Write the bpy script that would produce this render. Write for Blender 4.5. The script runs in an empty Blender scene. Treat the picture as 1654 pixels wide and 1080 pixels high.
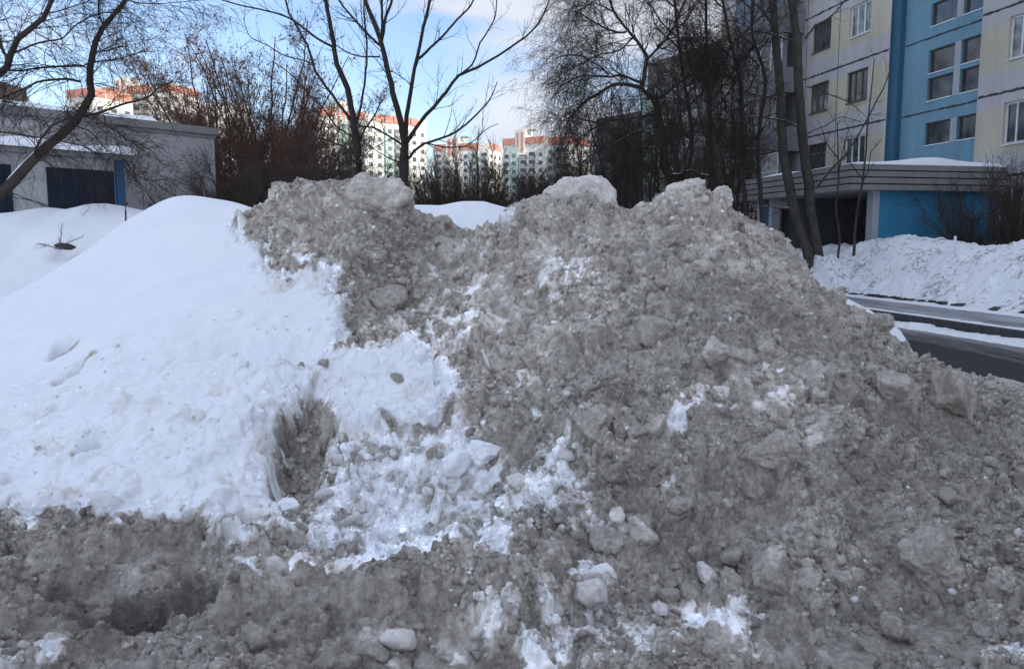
import bpy, math, random
import numpy as np
from mathutils import Vector

# ------------------------------------------------------------------ camera, sky, sun, exposure
random.seed(7)
RNG = np.random.default_rng(11)
sc = bpy.context.scene
C = sc.collection
CAM_H = 1.6
F_PX = 1300.0
PITCH = math.atan(148.0 / 1300.0)
cam_data = bpy.data.cameras.new("camera")
cam = bpy.data.objects.new("camera", cam_data)
C.objects.link(cam)
cam.location = (0, 0, CAM_H)
cam.rotation_euler = (math.radians(90) - PITCH, 0, 0)
cam_data.sensor_width = 36.0
cam_data.lens = 36.0 * F_PX / 1654.0
cam_data.clip_start = 0.05
cam_data.clip_end = 3000
sc.camera = cam

SUN_EL, SUN_AZ = math.radians(22), math.atan2(0.80, -0.60)
world = bpy.data.worlds.new("World")
sc.world = world
world.use_nodes = True
wn, wl = world.node_tree.nodes, world.node_tree.links
wn.clear()
w_out = wn.new("ShaderNodeOutputWorld")
w_bg = wn.new("ShaderNodeBackground")
w_bg.inputs["Strength"].default_value = 0.12
w_sky = wn.new("ShaderNodeTexSky")
w_sky.sky_type = 'NISHITA'
w_sky.sun_disc = False
w_sky.sun_elevation = SUN_EL
w_sky.sun_rotation = SUN_AZ
w_sky.air_density = 1.0
w_sky.dust_density = 0.6
w_tc = wn.new("ShaderNodeTexCoord")
w_map = wn.new("ShaderNodeMapping")
w_map.inputs["Scale"].default_value = (1.0, 1.0, 3.4)
w_map.inputs["Location"].default_value = (0.35, 0.1, 0.37)
w_n = wn.new("ShaderNodeTexNoise")
w_n.inputs["Scale"].default_value = 2.6
w_n.inputs["Detail"].default_value = 7
w_n.inputs["Roughness"].default_value = 0.52
w_n.inputs["Distortion"].default_value = 0.35
w_r = wn.new("ShaderNodeValToRGB")
w_r.color_ramp.elements[0].position = 0.43
w_r.color_ramp.elements[1].position = 0.56
w_n2 = wn.new("ShaderNodeTexNoise")
w_n2.inputs["Scale"].default_value = 5.0
w_n2.inputs["Detail"].default_value = 5
w_cl = wn.new("ShaderNodeMix"); w_cl.data_type = 'RGBA'
w_cl.inputs["A"].default_value = (3.0, 3.25, 3.9, 1)
w_cl.inputs["B"].default_value = (4.2, 4.4, 4.85, 1)
w_mx = wn.new("ShaderNodeMix"); w_mx.data_type = 'RGBA'
w_gain = wn.new("ShaderNodeMix"); w_gain.data_type = 'RGBA'; w_gain.blend_type = 'MULTIPLY'
w_gain.inputs["Factor"].default_value = 1.0
w_gain.inputs["B"].default_value = (.88, .90, 1.02, 1)
wl.new(w_tc.outputs["Generated"], w_map.inputs["Vector"])
wl.new(w_map.outputs["Vector"], w_n.inputs["Vector"])
wl.new(w_map.outputs["Vector"], w_n2.inputs["Vector"])
wl.new(w_n.outputs["Fac"], w_r.inputs["Fac"])
wl.new(w_n2.outputs["Fac"], w_cl.inputs["Factor"])
wl.new(w_sky.outputs["Color"], w_gain.inputs["A"])
wl.new(w_r.outputs["Color"], w_mx.inputs["Factor"])
wl.new(w_gain.outputs["Result"], w_mx.inputs["A"])
# clouds above the camera's view are brightened to add light to the scene
w_sep = wn.new("ShaderNodeSeparateXYZ"); w_mr = wn.new("ShaderNodeMapRange"); w_cm = wn.new("ShaderNodeVectorMath"); w_cm.operation = 'SCALE'
w_mr.inputs["From Min"].default_value = .42; w_mr.inputs["From Max"].default_value = .85; w_mr.inputs["To Min"].default_value = 1.0; w_mr.inputs["To Max"].default_value = 2.0
wl.new(w_tc.outputs["Generated"], w_sep.inputs[0]); wl.new(w_sep.outputs["Z"], w_mr.inputs["Value"]); wl.new(w_cl.outputs["Result"], w_cm.inputs[0]); wl.new(w_mr.outputs["Result"], w_cm.inputs["Scale"])
wl.new(w_cm.outputs[0], w_mx.inputs["B"])
wl.new(w_mx.outputs["Result"], w_bg.inputs["Color"])
wl.new(w_bg.outputs["Background"], w_out.inputs["Surface"])

sun_d = bpy.data.lights.new("sun", 'SUN')
sun_d.energy = 3.2
sun_d.angle = math.radians(0.5)
sun_d.color = (1.0, 0.90, 0.76)
sun = bpy.data.objects.new("sun", sun_d)
C.objects.link(sun)
_sv = Vector((math.sin(SUN_AZ) * math.cos(SUN_EL), math.cos(SUN_AZ) * math.cos(SUN_EL), math.sin(SUN_EL)))
sun.rotation_euler = _sv.to_track_quat('Z', 'Y').to_euler()
sun.location = _sv * 60

sc.view_settings.view_transform = 'Standard'
sc.view_settings.look = 'None'
sc.view_settings.exposure = 0.88
sc.view_settings.gamma = 1.0
sc.render.engine = 'CYCLES'
sc.cycles.max_bounces = 6
sc.cycles.diffuse_bounces = 3

# ------------------------------------------------------------------ helpers
def tag(o, label=None, cat=None, group=None, kind=None):
    if label: o["label"] = label
    if cat: o["category"] = cat
    if group: o["group"] = group
    if kind: o["kind"] = kind
    return o

def empty(name, loc=(0, 0, 0), rz=0.0):
    o = bpy.data.objects.new(name, None)
    o.empty_display_size = 0.2
    C.objects.link(o)
    o.location = loc
    o.rotation_euler = (0, 0, rz)
    return o

def ray(px, py):
    u = (px - 827.0) / F_PX
    v = (540.0 - py) / F_PX
    return np.array([u, math.cos(PITCH) + v * math.sin(PITCH), -math.sin(PITCH) + v * math.cos(PITCH)])

def at(px, py, Y):
    d = ray(px, py)
    t = Y / d[1]
    return (d[0] * t, Y, CAM_H + d[2] * t)

def at_z(px, py, Z):
    d = ray(px, py)
    t = (Z - CAM_H) / d[2]
    return (d[0] * t, d[1] * t, Z)

def mesh_obj(name, V, Fq, mat=None, parent=None, smooth=False, mats=None, mi=None, attrs=None):
    """V (n,3); Fq list/array of faces (array => all same size)"""
    me = bpy.data.meshes.new(name)
    V = np.asarray(V, dtype=np.float32)
    if isinstance(Fq, np.ndarray):
        k = Fq.shape[1]
        nf = Fq.shape[0]
        me.vertices.add(len(V)); me.vertices.foreach_set("co", V.ravel())
        me.loops.add(nf * k); me.loops.foreach_set("vertex_index", Fq.astype(np.int32).ravel())
        me.polygons.add(nf)
        me.polygons.foreach_set("loop_start", np.arange(0, nf * k, k, dtype=np.int32))
        me.update(calc_edges=True)
    else:
        me.from_pydata([tuple(map(float, v)) for v in V], [], Fq)
    if attrs:
        for n, a in attrs.items():
            at_ = me.attributes.new(n, 'FLOAT', 'POINT')
            at_.data.foreach_set("value", np.asarray(a, dtype=np.float32))
    if mats:
        for m in mats: me.materials.append(m)
    elif mat:
        me.materials.append(mat)
    if mi is not None:
        me.polygons.foreach_set("material_index", np.asarray(mi, dtype=np.int32))
    if smooth:
        me.polygons.foreach_set("use_smooth", np.ones(len(me.polygons), dtype=bool))
    me.update()
    o = bpy.data.objects.new(name, me)
    C.objects.link(o)
    if parent: o.parent = parent
    return o

class MB:
    """collects boxes and polygons into one mesh"""
    def __init__(s): s.v = []; s.f = []; s.m = []
    def quad(s, a, b, c, d, m=0):
        n = len(s.v); s.v += [a, b, c, d]; s.f.append((n, n + 1, n + 2, n + 3)); s.m.append(m)
    def hexa(s, p, m=0):       # p: 8 points, bottom 4 then top 4
        n = len(s.v); s.v += list(p)
        for f in ((0, 3, 2, 1), (4, 5, 6, 7), (0, 1, 5, 4), (1, 2, 6, 5), (2, 3, 7, 6), (3, 0, 4, 7)):
            s.f.append(tuple(n + i for i in f)); s.m.append(m)
    def box(s, x0, x1, y0, y1, z0, z1, fr=None, m=0):
        pts = [(x0, y0, z0), (x1, y0, z0), (x1, y1, z0), (x0, y1, z0), (x0, y0, z1), (x1, y0, z1), (x1, y1, z1), (x0, y1, z1)]
        if fr: pts = [fr(*q) for q in pts]
        s.hexa(pts, m)
    def build(s, name, mat=None, parent=None, mats=None, smooth=False):
        return mesh_obj(name, s.v, s.f, mat, parent, smooth, mats, s.m if mats else None)

def catmull_w(coarse_n, t):
    """weights matrix evaluating a uniform grid of coarse_n values at positions t (in cells)"""
    i = np.clip(np.floor(t).astype(int), 0, coarse_n - 2)
    f = t - i
    W = np.zeros((len(t), coarse_n))
    w = [-.5 * f + f ** 2 - .5 * f ** 3, 1 - 2.5 * f ** 2 + 1.5 * f ** 3, .5 * f + 2 * f ** 2 - 1.5 * f ** 3, -.5 * f ** 2 + .5 * f ** 3]
    for k in range(4):
        j = np.clip(i + k - 1, 0, coarse_n - 1)
        np.add.at(W, (np.arange(len(t)), j), w[k])
    return W

def noise2(xs, ys, cell, rng):
    nx = int((xs[-1] - xs[0]) / cell) + 4
    ny = int((ys[-1] - ys[0]) / cell) + 4
    G = rng.normal(size=(ny, nx))
    return catmull_w(ny, (ys - ys[0]) / cell + 1) @ G @ catmull_w(nx, (xs - xs[0]) / cell + 1).T

def fbm(xs, ys, cell, octs, rng, gain=.5):
    a = 1.0; out = 0
    for k in range(octs):
        out = out + a * noise2(xs, ys, cell, rng)
        a *= gain; cell /= 2.03
    return out

def smooth01(x): 
    x = np.clip(x, 0, 1); return x * x * (3 - 2 * x)

# ------------------------------------------------------------------ materials
def new_mat(name):
    m = bpy.data.materials.new(name); m.use_nodes = True
    nt = m.node_tree
    b = nt.nodes["Principled BSDF"]
    return m, nt, b

def noise_node(nt, scale, detail=4, rough=.55, vec=None, dist=0.0):
    n = nt.nodes.new("ShaderNodeTexNoise")
    n.inputs["Scale"].default_value = scale; n.inputs["Detail"].default_value = detail
    n.inputs["Roughness"].default_value = rough; n.inputs["Distortion"].default_value = dist
    if vec is not None: nt.links.new(vec, n.inputs["Vector"])
    return n

def ramp(nt, src, p0, p1, c0=(0, 0, 0, 1), c1=(1, 1, 1, 1)):
    r = nt.nodes.new("ShaderNodeValToRGB")
    r.color_ramp.elements[0].position = p0; r.color_ramp.elements[1].position = p1
    r.color_ramp.elements[0].color = c0; r.color_ramp.elements[1].color = c1
    nt.links.new(src, r.inputs["Fac"]); return r

def mixc(nt, fac, a, b, mode='MIX'):
    m = nt.nodes.new("ShaderNodeMix"); m.data_type = 'RGBA'; m.blend_type = mode
    for s, v in (("Factor", fac), ("A", a), ("B", b)):
        if isinstance(v, (tuple, list)): m.inputs[s].default_value = tuple(v) + ((1,) if len(v) == 3 else ())
        elif isinstance(v, (int, float)): m.inputs[s].default_value = v
        else: nt.links.new(v, m.inputs[s])
    return m.outputs["Result"]

def geo_pos(nt):
    g = nt.nodes.new("ShaderNodeNewGeometry"); return g.outputs["Position"]

def obj_pos(nt):
    g = nt.nodes.new("ShaderNodeTexCoord"); return g.outputs["Object"]

def simple_mat(name, col, rough=.8, var=.12, scale=3.0, bump=0.0, bscale=30, stretch=None, metal=0, spec=.3):
    m, nt, b = new_mat(name)
    pos = geo_pos(nt)
    if stretch:
        mp = nt.nodes.new("ShaderNodeMapping"); mp.inputs["Scale"].default_value = stretch
        nt.links.new(pos, mp.inputs["Vector"]); pos = mp.outputs["Vector"]
    n = noise_node(nt, scale, 6, .6, pos)
    lo = tuple(c * (1 - var) for c in col) + (1,); hi = tuple(min(1, c * (1 + var)) for c in col) + (1,)
    r = ramp(nt, n.outputs["Fac"], .3, .7, lo, hi)
    nt.links.new(r.outputs["Color"], b.inputs["Base Color"])
    b.inputs["Roughness"].default_value = rough
    b.inputs["Metallic"].default_value = metal
    b.inputs["Specular IOR Level"].default_value = spec
    if bump:
        n2 = noise_node(nt, bscale, 4, .6, pos)
        bp = nt.nodes.new("ShaderNodeBump"); bp.inputs["Strength"].default_value = bump; bp.inputs["Distance"].default_value = .02
        nt.links.new(n2.outputs["Fac"], bp.inputs["Height"]); nt.links.new(bp.outputs["Normal"], b.inputs["Normal"])
    return m

WHITE = (.83, .86, .90)
GREYD = (.285, .272, .250)
def heap_snow_mat():
    m, nt, b = new_mat("heap_snow")
    L = nt.links
    pos = geo_pos(nt)
    ac = nt.nodes.new("ShaderNodeAttribute"); ac.attribute_name = "clean"
    at_ = nt.nodes.new("ShaderNodeAttribute"); at_.attribute_name = "tone"
    n1 = noise_node(nt, 3.0, 8, .65, pos); n2 = noise_node(nt, 26, 6, .65, pos); n3 = noise_node(nt, 130, 4, .75, pos)
    d1 = ramp(nt, n1.outputs["Fac"], .32, .68, (.57, .52, .45, 1), (.88, .82, .735, 1))
    d2 = ramp(nt, n2.outputs["Fac"], .30, .70, (.72, .71, .70, 1), (1.30, 1.31, 1.33, 1))
    dirty = mixc(nt, 1.0, d1.outputs["Color"], d2.outputs["Color"], 'MULTIPLY')
    n4 = noise_node(nt, 68, 5, .8, pos)
    d4 = ramp(nt, n4.outputs["Fac"], .34, .66, (.78, .77, .76, 1), (1.26, 1.26, 1.26, 1))
    dirty = mixc(nt, 1.0, dirty, d4.outputs["Color"], 'MULTIPLY')
    # grit specks
    sp = ramp(nt, n3.outputs["Fac"], .30, .38, (.42, .40, .37, 1), (1, 1, 1, 1))
    dirty = mixc(nt, .9, dirty, sp.outputs["Color"], 'MULTIPLY')
    # clean factor broken up by noise
    ma = nt.nodes.new("ShaderNodeMath"); ma.operation = 'ADD'
    s1 = nt.nodes.new("ShaderNodeMath"); s1.operation = 'MULTIPLY_ADD'
    s1.inputs[1].default_value = .40; s1.inputs[2].default_value = -.20
    L.new(n2.outputs["Fac"], s1.inputs[0])
    L.new(ac.outputs["Fac"], ma.inputs[0]); L.new(s1.outputs[0], ma.inputs[1])
    cf = ramp(nt, ma.outputs[0], .18, 1.0)
    wv = ramp(nt, n1.outputs["Fac"], .3, .7, (.80, .83, .875, 1), (.86, .885, .92, 1))
    col = mixc(nt, cf.outputs["Color"], dirty, wv.outputs["Color"])
    tone = nt.nodes.new("ShaderNodeCombineColor")
    for k in range(3): L.new(at_.outputs["Fac"], tone.inputs[k])
    col = mixc(nt, 1.0, col, tone.outputs[0], 'MULTIPLY')
    L.new(col, b.inputs["Base Color"])
    b.inputs["Roughness"].default_value = .75
    b.inputs["Specular IOR Level"].default_value = .25
    # bump: strong on dirty, faint on clean
    nb = noise_node(nt, 60, 8, .85, pos)
    inv = nt.nodes.new("ShaderNodeMath"); inv.operation = 'MULTIPLY_ADD'; inv.inputs[1].default_value = -.72; inv.inputs[2].default_value = .85
    L.new(cf.outputs["Color"], inv.inputs[0])
    bp = nt.nodes.new("ShaderNodeBump"); bp.inputs["Distance"].default_value = .05
    L.new(inv.outputs[0], bp.inputs["Strength"]); L.new(nb.outputs["Fac"], bp.inputs["Height"])
    L.new(bp.outputs["Normal"], b.inputs["Normal"])
    return m
M_HEAP = heap_snow_mat()

def white_snow_mat(name, dirt=.25, dscale=1.2, bump=.25, th=(.30, .42)):
    m, nt, b = new_mat(name)
    pos = geo_pos(nt)
    n1 = noise_node(nt, dscale, 8, .68, pos); n2 = noise_node(nt, 14, 5, .6, pos); n3 = noise_node(nt, dscale * 7, 5, .65, pos)
    base = ramp(nt, n2.outputs["Fac"], .3, .7, (.80, .83, .87, 1), (.86, .885, .92, 1))
    mx = nt.nodes.new("ShaderNodeMath"); mx.operation = 'MULTIPLY'
    nt.links.new(n1.outputs["Fac"], mx.inputs[0]); nt.links.new(n3.outputs["Fac"], mx.inputs[1])
    dr = ramp(nt, mx.outputs[0], *th)
    fac = mixc(nt, dirt, (0, 0, 0), dr.outputs["Color"])
    col = mixc(nt, fac, base.outputs["Color"], (.24, .23, .215))
    nt.links.new(col, b.inputs["Base Color"])
    b.inputs["Roughness"].default_value = .7; b.inputs["Specular IOR Level"].default_value = .25
    bp = nt.nodes.new("ShaderNodeBump"); bp.inputs["Strength"].default_value = bump; bp.inputs["Distance"].default_value = .05
    nt.links.new(n2.outputs["Fac"], bp.inputs["Height"]); nt.links.new(bp.outputs["Normal"], b.inputs["Normal"])
    return m
M_SNOW = white_snow_mat("white_snow", 0.0, 1.2, .15)
M_SNOW_BANK = white_snow_mat("verge_snow", .85, 1.3, .6, (.26, .36))

# ------------------------------------------------------------------ ground, road, pavement
def plane_xy(name, pts, z, mat, kind='structure'):
    o = mesh_obj(name, [(x, y, z) for x, y in pts], [tuple(range(len(pts)))], mat)
    tag(o, kind=kind); return o
_o = [(-1500, -300), (1500, -300), (1500, 2500), (-1500, 2500)]; _i = [(-5.9, 2.3), (5.7, 2.3), (5.7, 9.6), (-5.9, 9.6)]
tag(mesh_obj("ground", [(x, y, -.06) for x, y in _o + _i] + [(x, y, -.5) for x, y in _i],
             [(0, 1, 5, 4), (1, 2, 6, 5), (2, 3, 7, 6), (3, 0, 4, 7), (8, 9, 10, 11), (4, 5, 9, 8), (5, 6, 10, 9), (6, 7, 11, 10), (7, 4, 8, 11)], M_SNOW), kind="structure")

# road direction follows the apartment block: e = away from the viewer
RE = np.array([-.15, .98869]); RN = np.array([.98869, .15])      # along, to the right
RO = np.array([10.7, 16.8])                                         # a point of the verge foot
def rd(s, n, z=0.0):
    p = RO + RE * s + RN * n
    return (p[0], p[1], z)

def road_mat():
    m, nt, b = new_mat("wet_road")
    pos = geo_pos(nt)
    mp = nt.nodes.new("ShaderNodeMapping"); mp.inputs["Rotation"].default_value = (0, 0, math.radians(-8.63))
    mp.inputs["Scale"].default_value = (1.0, .10, 1)
    nt.links.new(pos, mp.inputs["Vector"])
    mp0 = nt.nodes.new("ShaderNodeMapping"); mp0.inputs["Rotation"].default_value = (0, 0, math.radians(-8.63))
    nt.links.new(pos, mp0.inputs["Vector"])
    sep = nt.nodes.new("ShaderNodeSeparateXYZ"); nt.links.new(mp0.outputs["Vector"], sep.inputs[0])
    n1 = noise_node(nt, 3.2, 8, .7, mp.outputs["Vector"]); n2 = noise_node(nt, 9, 6, .7, pos)
    ad = nt.nodes.new("ShaderNodeMath"); ad.operation = 'MULTIPLY_ADD'; ad.inputs[1].default_value = 3.6; ad.inputs[2].default_value = -1.8
    nt.links.new(n1.outputs["Fac"], ad.inputs[0])
    sm = nt.nodes.new("ShaderNodeMath"); sm.operation = 'ADD'
    nt.links.new(sep.outputs["X"], sm.inputs[0]); nt.links.new(ad.outputs[0], sm.inputs[1])
    # slush by the kerb (large x'), wet black wheel track nearer
    mr = nt.nodes.new("ShaderNodeMapRange")
    mr.inputs["From Min"].default_value = 6.0; mr.inputs["From Max"].default_value = 14.0
    nt.links.new(sm.outputs[0], mr.inputs["Value"])
    r = nt.nodes.new("ShaderNodeValToRGB"); cr = r.color_ramp
    cr.elements[0].position = .0; cr.elements[0].color = (.17, .16, .145, 1)
    cr.elements[1].position = 1.0; cr.elements[1].color = (.30, .30, .30, 1)
    for p_, c_ in ((.08, .14), (.14, .022), (.33, .020), (.36, .12), (.40, .05), (.45, .20), (.58, .42)):
        e = cr.elements.new(p_); e.color = (c_, c_ * 1.0, c_ * 1.0, 1)
    nt.links.new(mr.outputs["Result"], r.inputs["Fac"])
    d2 = ramp(nt, n2.outputs["Fac"], .3, .7, (.75, .75, .75, 1), (1.25, 1.25, 1.25, 1))
    col = mixc(nt, 1.0, r.outputs["Color"], d2.outputs["Color"], 'MULTIPLY')
    nt.links.new(col, b.inputs["Base Color"])
    b.inputs["Roughness"].default_value = .55
    b.inputs["Specular IOR Level"].default_value = .22
    bp = nt.nodes.new("ShaderNodeBump"); bp.inputs["Strength"].default_value = .6; bp.inputs["Distance"].default_value = .03
    nt.links.new(n2.outputs["Fac"], bp.inputs["Height"]); nt.links.new(bp.outputs["Normal"], b.inputs["Normal"])
    return m
M_ROAD = road_mat()
M_PAVE = simple_mat("icy_pavement", (.30, .31, .33), .5, .6, 2.4, .4, 12, (1, .18, 1))
M_KERB = simple_mat("dark_kerb", (.05, .05, .05), .6, .5, 8, .4, 20)

# ------------------------------------------------------------------ heap height field
def col_points(fx, fy, fz, cx, cy, cY, bulge=0.0, behind=((.7, .30), (1.5, .85), (2.6, 1.35))):
    f = np.array(at_z(fx, fy, fz)); c = np.array(at(cx, cy, cY))
    P = [f]
    for t in (.25, .5, .75):
        p = f * (1 - t) + c * t; p[2] += bulge * math.sin(math.pi * t); P.append(p)
    P.append(c)
    dirh = np.array([c[0], c[1], 0]) / math.hypot(c[0], c[1])
    for d, dz in behind:
        q = c + dirh * d; q[2] = max(.0, c[2] - dz * c[2] / 1.9); P.append(q)
    return P
pts = []
COLS = [(-150, 850, .25, -150, 520, 7.0, 0), (0, 845, .25, 0, 480, 7.2, -.02), (100, 862, .22, 100, 425, 7.4, .0), (200, 850, .24, 200, 362, 7.6, .02),
        (290, 838, .25, 285, 320, 7.6, .04), (400, 872, .2, 400, 332, 7.4, .05), (520, 890, .05, 478, 318, 6.9, .02), (610, 890, .02, 610, 290, 6.7, -.08),
        (700, 905, .08, 680, 352, 6.5, -.16), (780, 905, .1, 755, 388, 6.3, -.22), (860, 900, .15, 850, 368, 6.4, -.10), (960, 930, .12, 940, 333, 6.4, .0),
        (1040, 950, .1, 1030, 334, 6.3, .02), (1140, 970, .08, 1118, 294, 6.2, .04), (1260, 1000, .03, 1185, 330, 6.2, .05), (1370, 1000, .02, 1255, 392, 6.1, .06),
        (1480, 1015, .02, 1350, 500, 6.0, .03), (1520, 1030, .0, 1405, 552, 5.9, .02), (1560, 1040, 0, 1455, 571, 5.8, .02), (1660, 1060, 0, 1530, 610, 5.6, .02), (1780, 1090, 0, 1660, 652, 5.3, .02), (2000, 1150, 0, 1850, 720, 4.9, .0)]
for c_ in COLS: pts += col_points(*c_)
for px, py, z in ((100, 930, .12), (250, 1000, .0), (400, 950, .10), (550, 960, .17), (700, 1000, .13), (600, 1060, .1), (900, 1050, .05), (1100, 1060, .03), (0, 1060, .1),
                  (1300, 1060, .0), (1480, 1075, .02), (-200, 1000, .1), (60, 990, .07), (800, 960, .12), (330, 900, .12), (30, 900, .13)):
    pts.append(np.array(at_z(px, py, z)))
for x in np.arange(-6.5, 7, 1.6):
    pts.append(np.array([x, 1.7, .03])); pts.append(np.array([x, 10.3, .1 if x < 1 else -.2]))
for y in (4, 6, 8): pts.append(np.array([7.2, y, -.05]))
pts.append(np.array([5.0, 7.6, -.05])); pts.append(np.array([4.4, 8.6, -.05])); pts.append(np.array([6.0, 6.0, -.05]))
PTS = np.array(pts)
def tps_fit(P, lam=.0008):
    n = len(P)
    d2 = ((P[:, None, :2] - P[None, :, :2]) ** 2).sum(-1)
    K = np.where(d2 > 0, .5 * d2 * np.log(d2 + 1e-12), 0) + lam * np.eye(n)
    A = np.c_[np.ones(n), P[:, :2]]
    M = np.block([[K, A], [A.T, np.zeros((3, 3))]])
    return np.linalg.solve(M, np.r_[P[:, 2], 0, 0, 0])
COEF = tps_fit(PTS)
def tps_eval(X, Y):
    sh = X.shape; x = X.ravel(); y = Y.ravel()
    out = COEF[-3] + COEF[-2] * x + COEF[-1] * y
    for i, p in enumerate(PTS):
        d2 = (x - p[0]) ** 2 + (y - p[1]) ** 2
        out += COEF[i] * .5 * d2 * np.log(d2 + 1e-12)
    return out.reshape(sh)
cgx = np.arange(-6.9, 7.0, .07); cgy = np.arange(1.5, 10.6, .07)
CG = tps_eval(*np.meshgrid(cgx, cgy))
def base_h(x, y):
    """bilinear lookup of the smooth heap for points"""
    x = np.atleast_1d(np.asarray(x, float)); y = np.atleast_1d(np.asarray(y, float))
    fx = np.clip((x - cgx[0]) / .07, 0, len(cgx) - 1.001); fy = np.clip((y - cgy[0]) / .07, 0, len(cgy) - 1.001)
    ix = fx.astype(int); iy = fy.astype(int); fx -= ix; fy -= iy
    return (CG[iy, ix] * (1 - fx) * (1 - fy) + CG[iy, ix + 1] * fx * (1 - fy) + CG[iy + 1, ix] * (1 - fx) * fy + CG[iy + 1, ix + 1] * fx * fy)
def drop(px, py):
    """where the line of sight through a photo point meets the smooth heap"""
    d = ray(px, py)
    t = np.arange(1.6, 9.5, .012)
    z = CAM_H + d[2] * t - base_h(d[0] * t, d[1] * t)
    k = np.where(z < 0)[0]
    k = k[0] if len(k) else np.argmin(z[t < 7.9])
    return d[0] * t[k], d[1] * t[k]

xs = np.concatenate([np.arange(-6.3, -3.0, .016), np.arange(-3.0, -1.9, .010), np.arange(-1.9, 4.0, .0068), np.arange(4.0, 6.4, .014)])
ys = np.concatenate([np.arange(1.9, 2.5, .012), np.arange(2.5, 6.7, .0068), np.arange(6.7, 7.5, .010), np.arange(7.5, 10.0, .035)])
Wx = catmull_w(len(cgx), (xs - cgx[0]) / .07); Wy = catmull_w(len(cgy), (ys - cgy[0]) / .07)
H = Wy @ CG @ Wx.T
XX, YY = np.meshgrid(xs, ys)
def nz(cell, octs, seed, gain=.5):
    # evaluated on a regular y grid then resampled
    yr = np.arange(ys[0], ys[-1] + .02, .0105)
    f = fbm(xs, yr, cell, octs, np.random.default_rng(seed), gain)
    i = np.clip((ys - yr[0]) / .0105, 0, len(yr) - 1.001); k = i.astype(int); w = (i - k)[:, None]
    return f[k] * (1 - w) + f[k + 1] * w
WARPX = nz(.35, 4, 5) * .05; WARPY = nz(.35, 4, 6) * .05

def poly_sdf(poly):
    """signed distance (positive inside) to a world XY polygon, on the warped grid"""
    qx = (XX + WARPX).ravel(); qy = (YY + WARPY).ravel()
    out = np.full(qx.shape, -9.0)
    P = np.array(poly); m = .5
    sel = np.where((qx > P[:, 0].min() - m) & (qx < P[:, 0].max() + m) & (qy > P[:, 1].min() - m) & (qy < P[:, 1].max() + m))[0]
    x = qx[sel]; y = qy[sel]
    dm = np.full(x.shape, 1e9); ins = np.zeros(x.shape, bool)
    for (x0, y0), (x1, y1) in zip(P, np.roll(P, -1, 0)):
        ex, ey = x1 - x0, y1 - y0
        t = np.clip(((x - x0) * ex + (y - y0) * ey) / (ex * ex + ey * ey + 1e-12), 0, 1)
        dm = np.minimum(dm, (x - x0 - t * ex) ** 2 + (y - y0 - t * ey) ** 2)
        c = (y0 > y) != (y1 > y)
        ins ^= c & (x < (x1 - x0) * (y - y0) / ((y1 - y0) + 1e-12) + x0)
    d = np.sqrt(dm); out[sel] = np.where(ins, d, -d)
    return out.reshape(XX.shape)
def region(pxs, val, soft=.08, inset=.0):
    s = poly_sdf([drop(*p) for p in pxs])
    return val * smooth01((s - inset + soft) / (2 * soft))

DRIFT = [(-9.0, 3.6), (-9.0, 11.5), (-2.2, 11.5), (-1.9, 8.6)]       # runs on behind its crest
DRIFT += [drop(*p) for p in [(415, 342), (392, 370), (392, 400), (430, 428), (470, 455), (545, 452), (556, 500), (552, 560), (600, 572), (655, 575), (718, 605), (735, 660), (700, 692), (640, 702), (565, 700),
                             (550, 690), (535, 655), (500, 640), (462, 638), (440, 660), (432, 700), (432, 760), (470, 800), (455, 850), (400, 885), (350, 878), (320, 832), (250, 842), (180, 856), (130, 846), (90, 856), (40, 846), (0, 828), (-100, 835)]]
S_DRIFT = poly_sdf(DRIFT)
clean = smooth01((S_DRIFT + .08 + 0.05 * 0) / .15)
n_small = nz(.11, 4, 21); n_mid = nz(.4, 4, 22); n_big = nz(1.1, 3, 23)
def add(a): 
    global clean; clean = np.maximum(clean, a)
add(region([(520, 690), (600, 700), (700, 690), (760, 700), (810, 735), (850, 790), (905, 715), (935, 760), (965, 850), (900, 870), (830, 850), (860, 890), (840, 925), (760, 935), (640, 925), (520, 910), (560, 880), (480, 870), (440, 830), (500, 790)], .66, .10) + .10 * n_small * region([(520, 690), (965, 690), (965, 930), (480, 930)], 1, .1))
add(region([(560, 905), (640, 880), (760, 878), (850, 860), (855, 895), (835, 925), (720, 935), (620, 925)], .92, .05))
add(region([(1110, 925), (1200, 950), (1270, 985), (1260, 1040), (1100, 1075), (980, 1080), (640, 1090), (600, 1075), (720, 1035), (880, 990), (980, 990), (1050, 950)], .40, .1))
add(region([(1050, 960), (1120, 950), (1200, 965), (1255, 985), (1240, 1010), (1100, 1010), (1040, 1000)], .62, .06))
add(region([(690, 560), (705, 450), (760, 400), (860, 430), (955, 440), (905, 520), (830, 515), (800, 560), (760, 600), (700, 600)], .30, .14))
add(region([(1085, 690), (1100, 650), (1140, 648), (1120, 692)], .95, .03))
add(region([(1110, 590), (1260, 590), (1280, 640), (1180, 660), (1110, 640)], .20, .1))
add(region([(-50, 1050), (90, 1045), (110, 1090), (-50, 1100)], .62, .05))
add(region([(380, 905), (415, 905), (420, 945), (392, 945)], .95, .02))
add(region([(1580, 1050), (1700, 1030), (1700, 1100), (1560, 1100)], .6, .06))
add(region([(940, 915), (1000, 920), (985, 960), (945, 955)], .8, .04))
add(region([(460, 880), (620, 900), (640, 940), (450, 935)], .32, .08))
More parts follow.
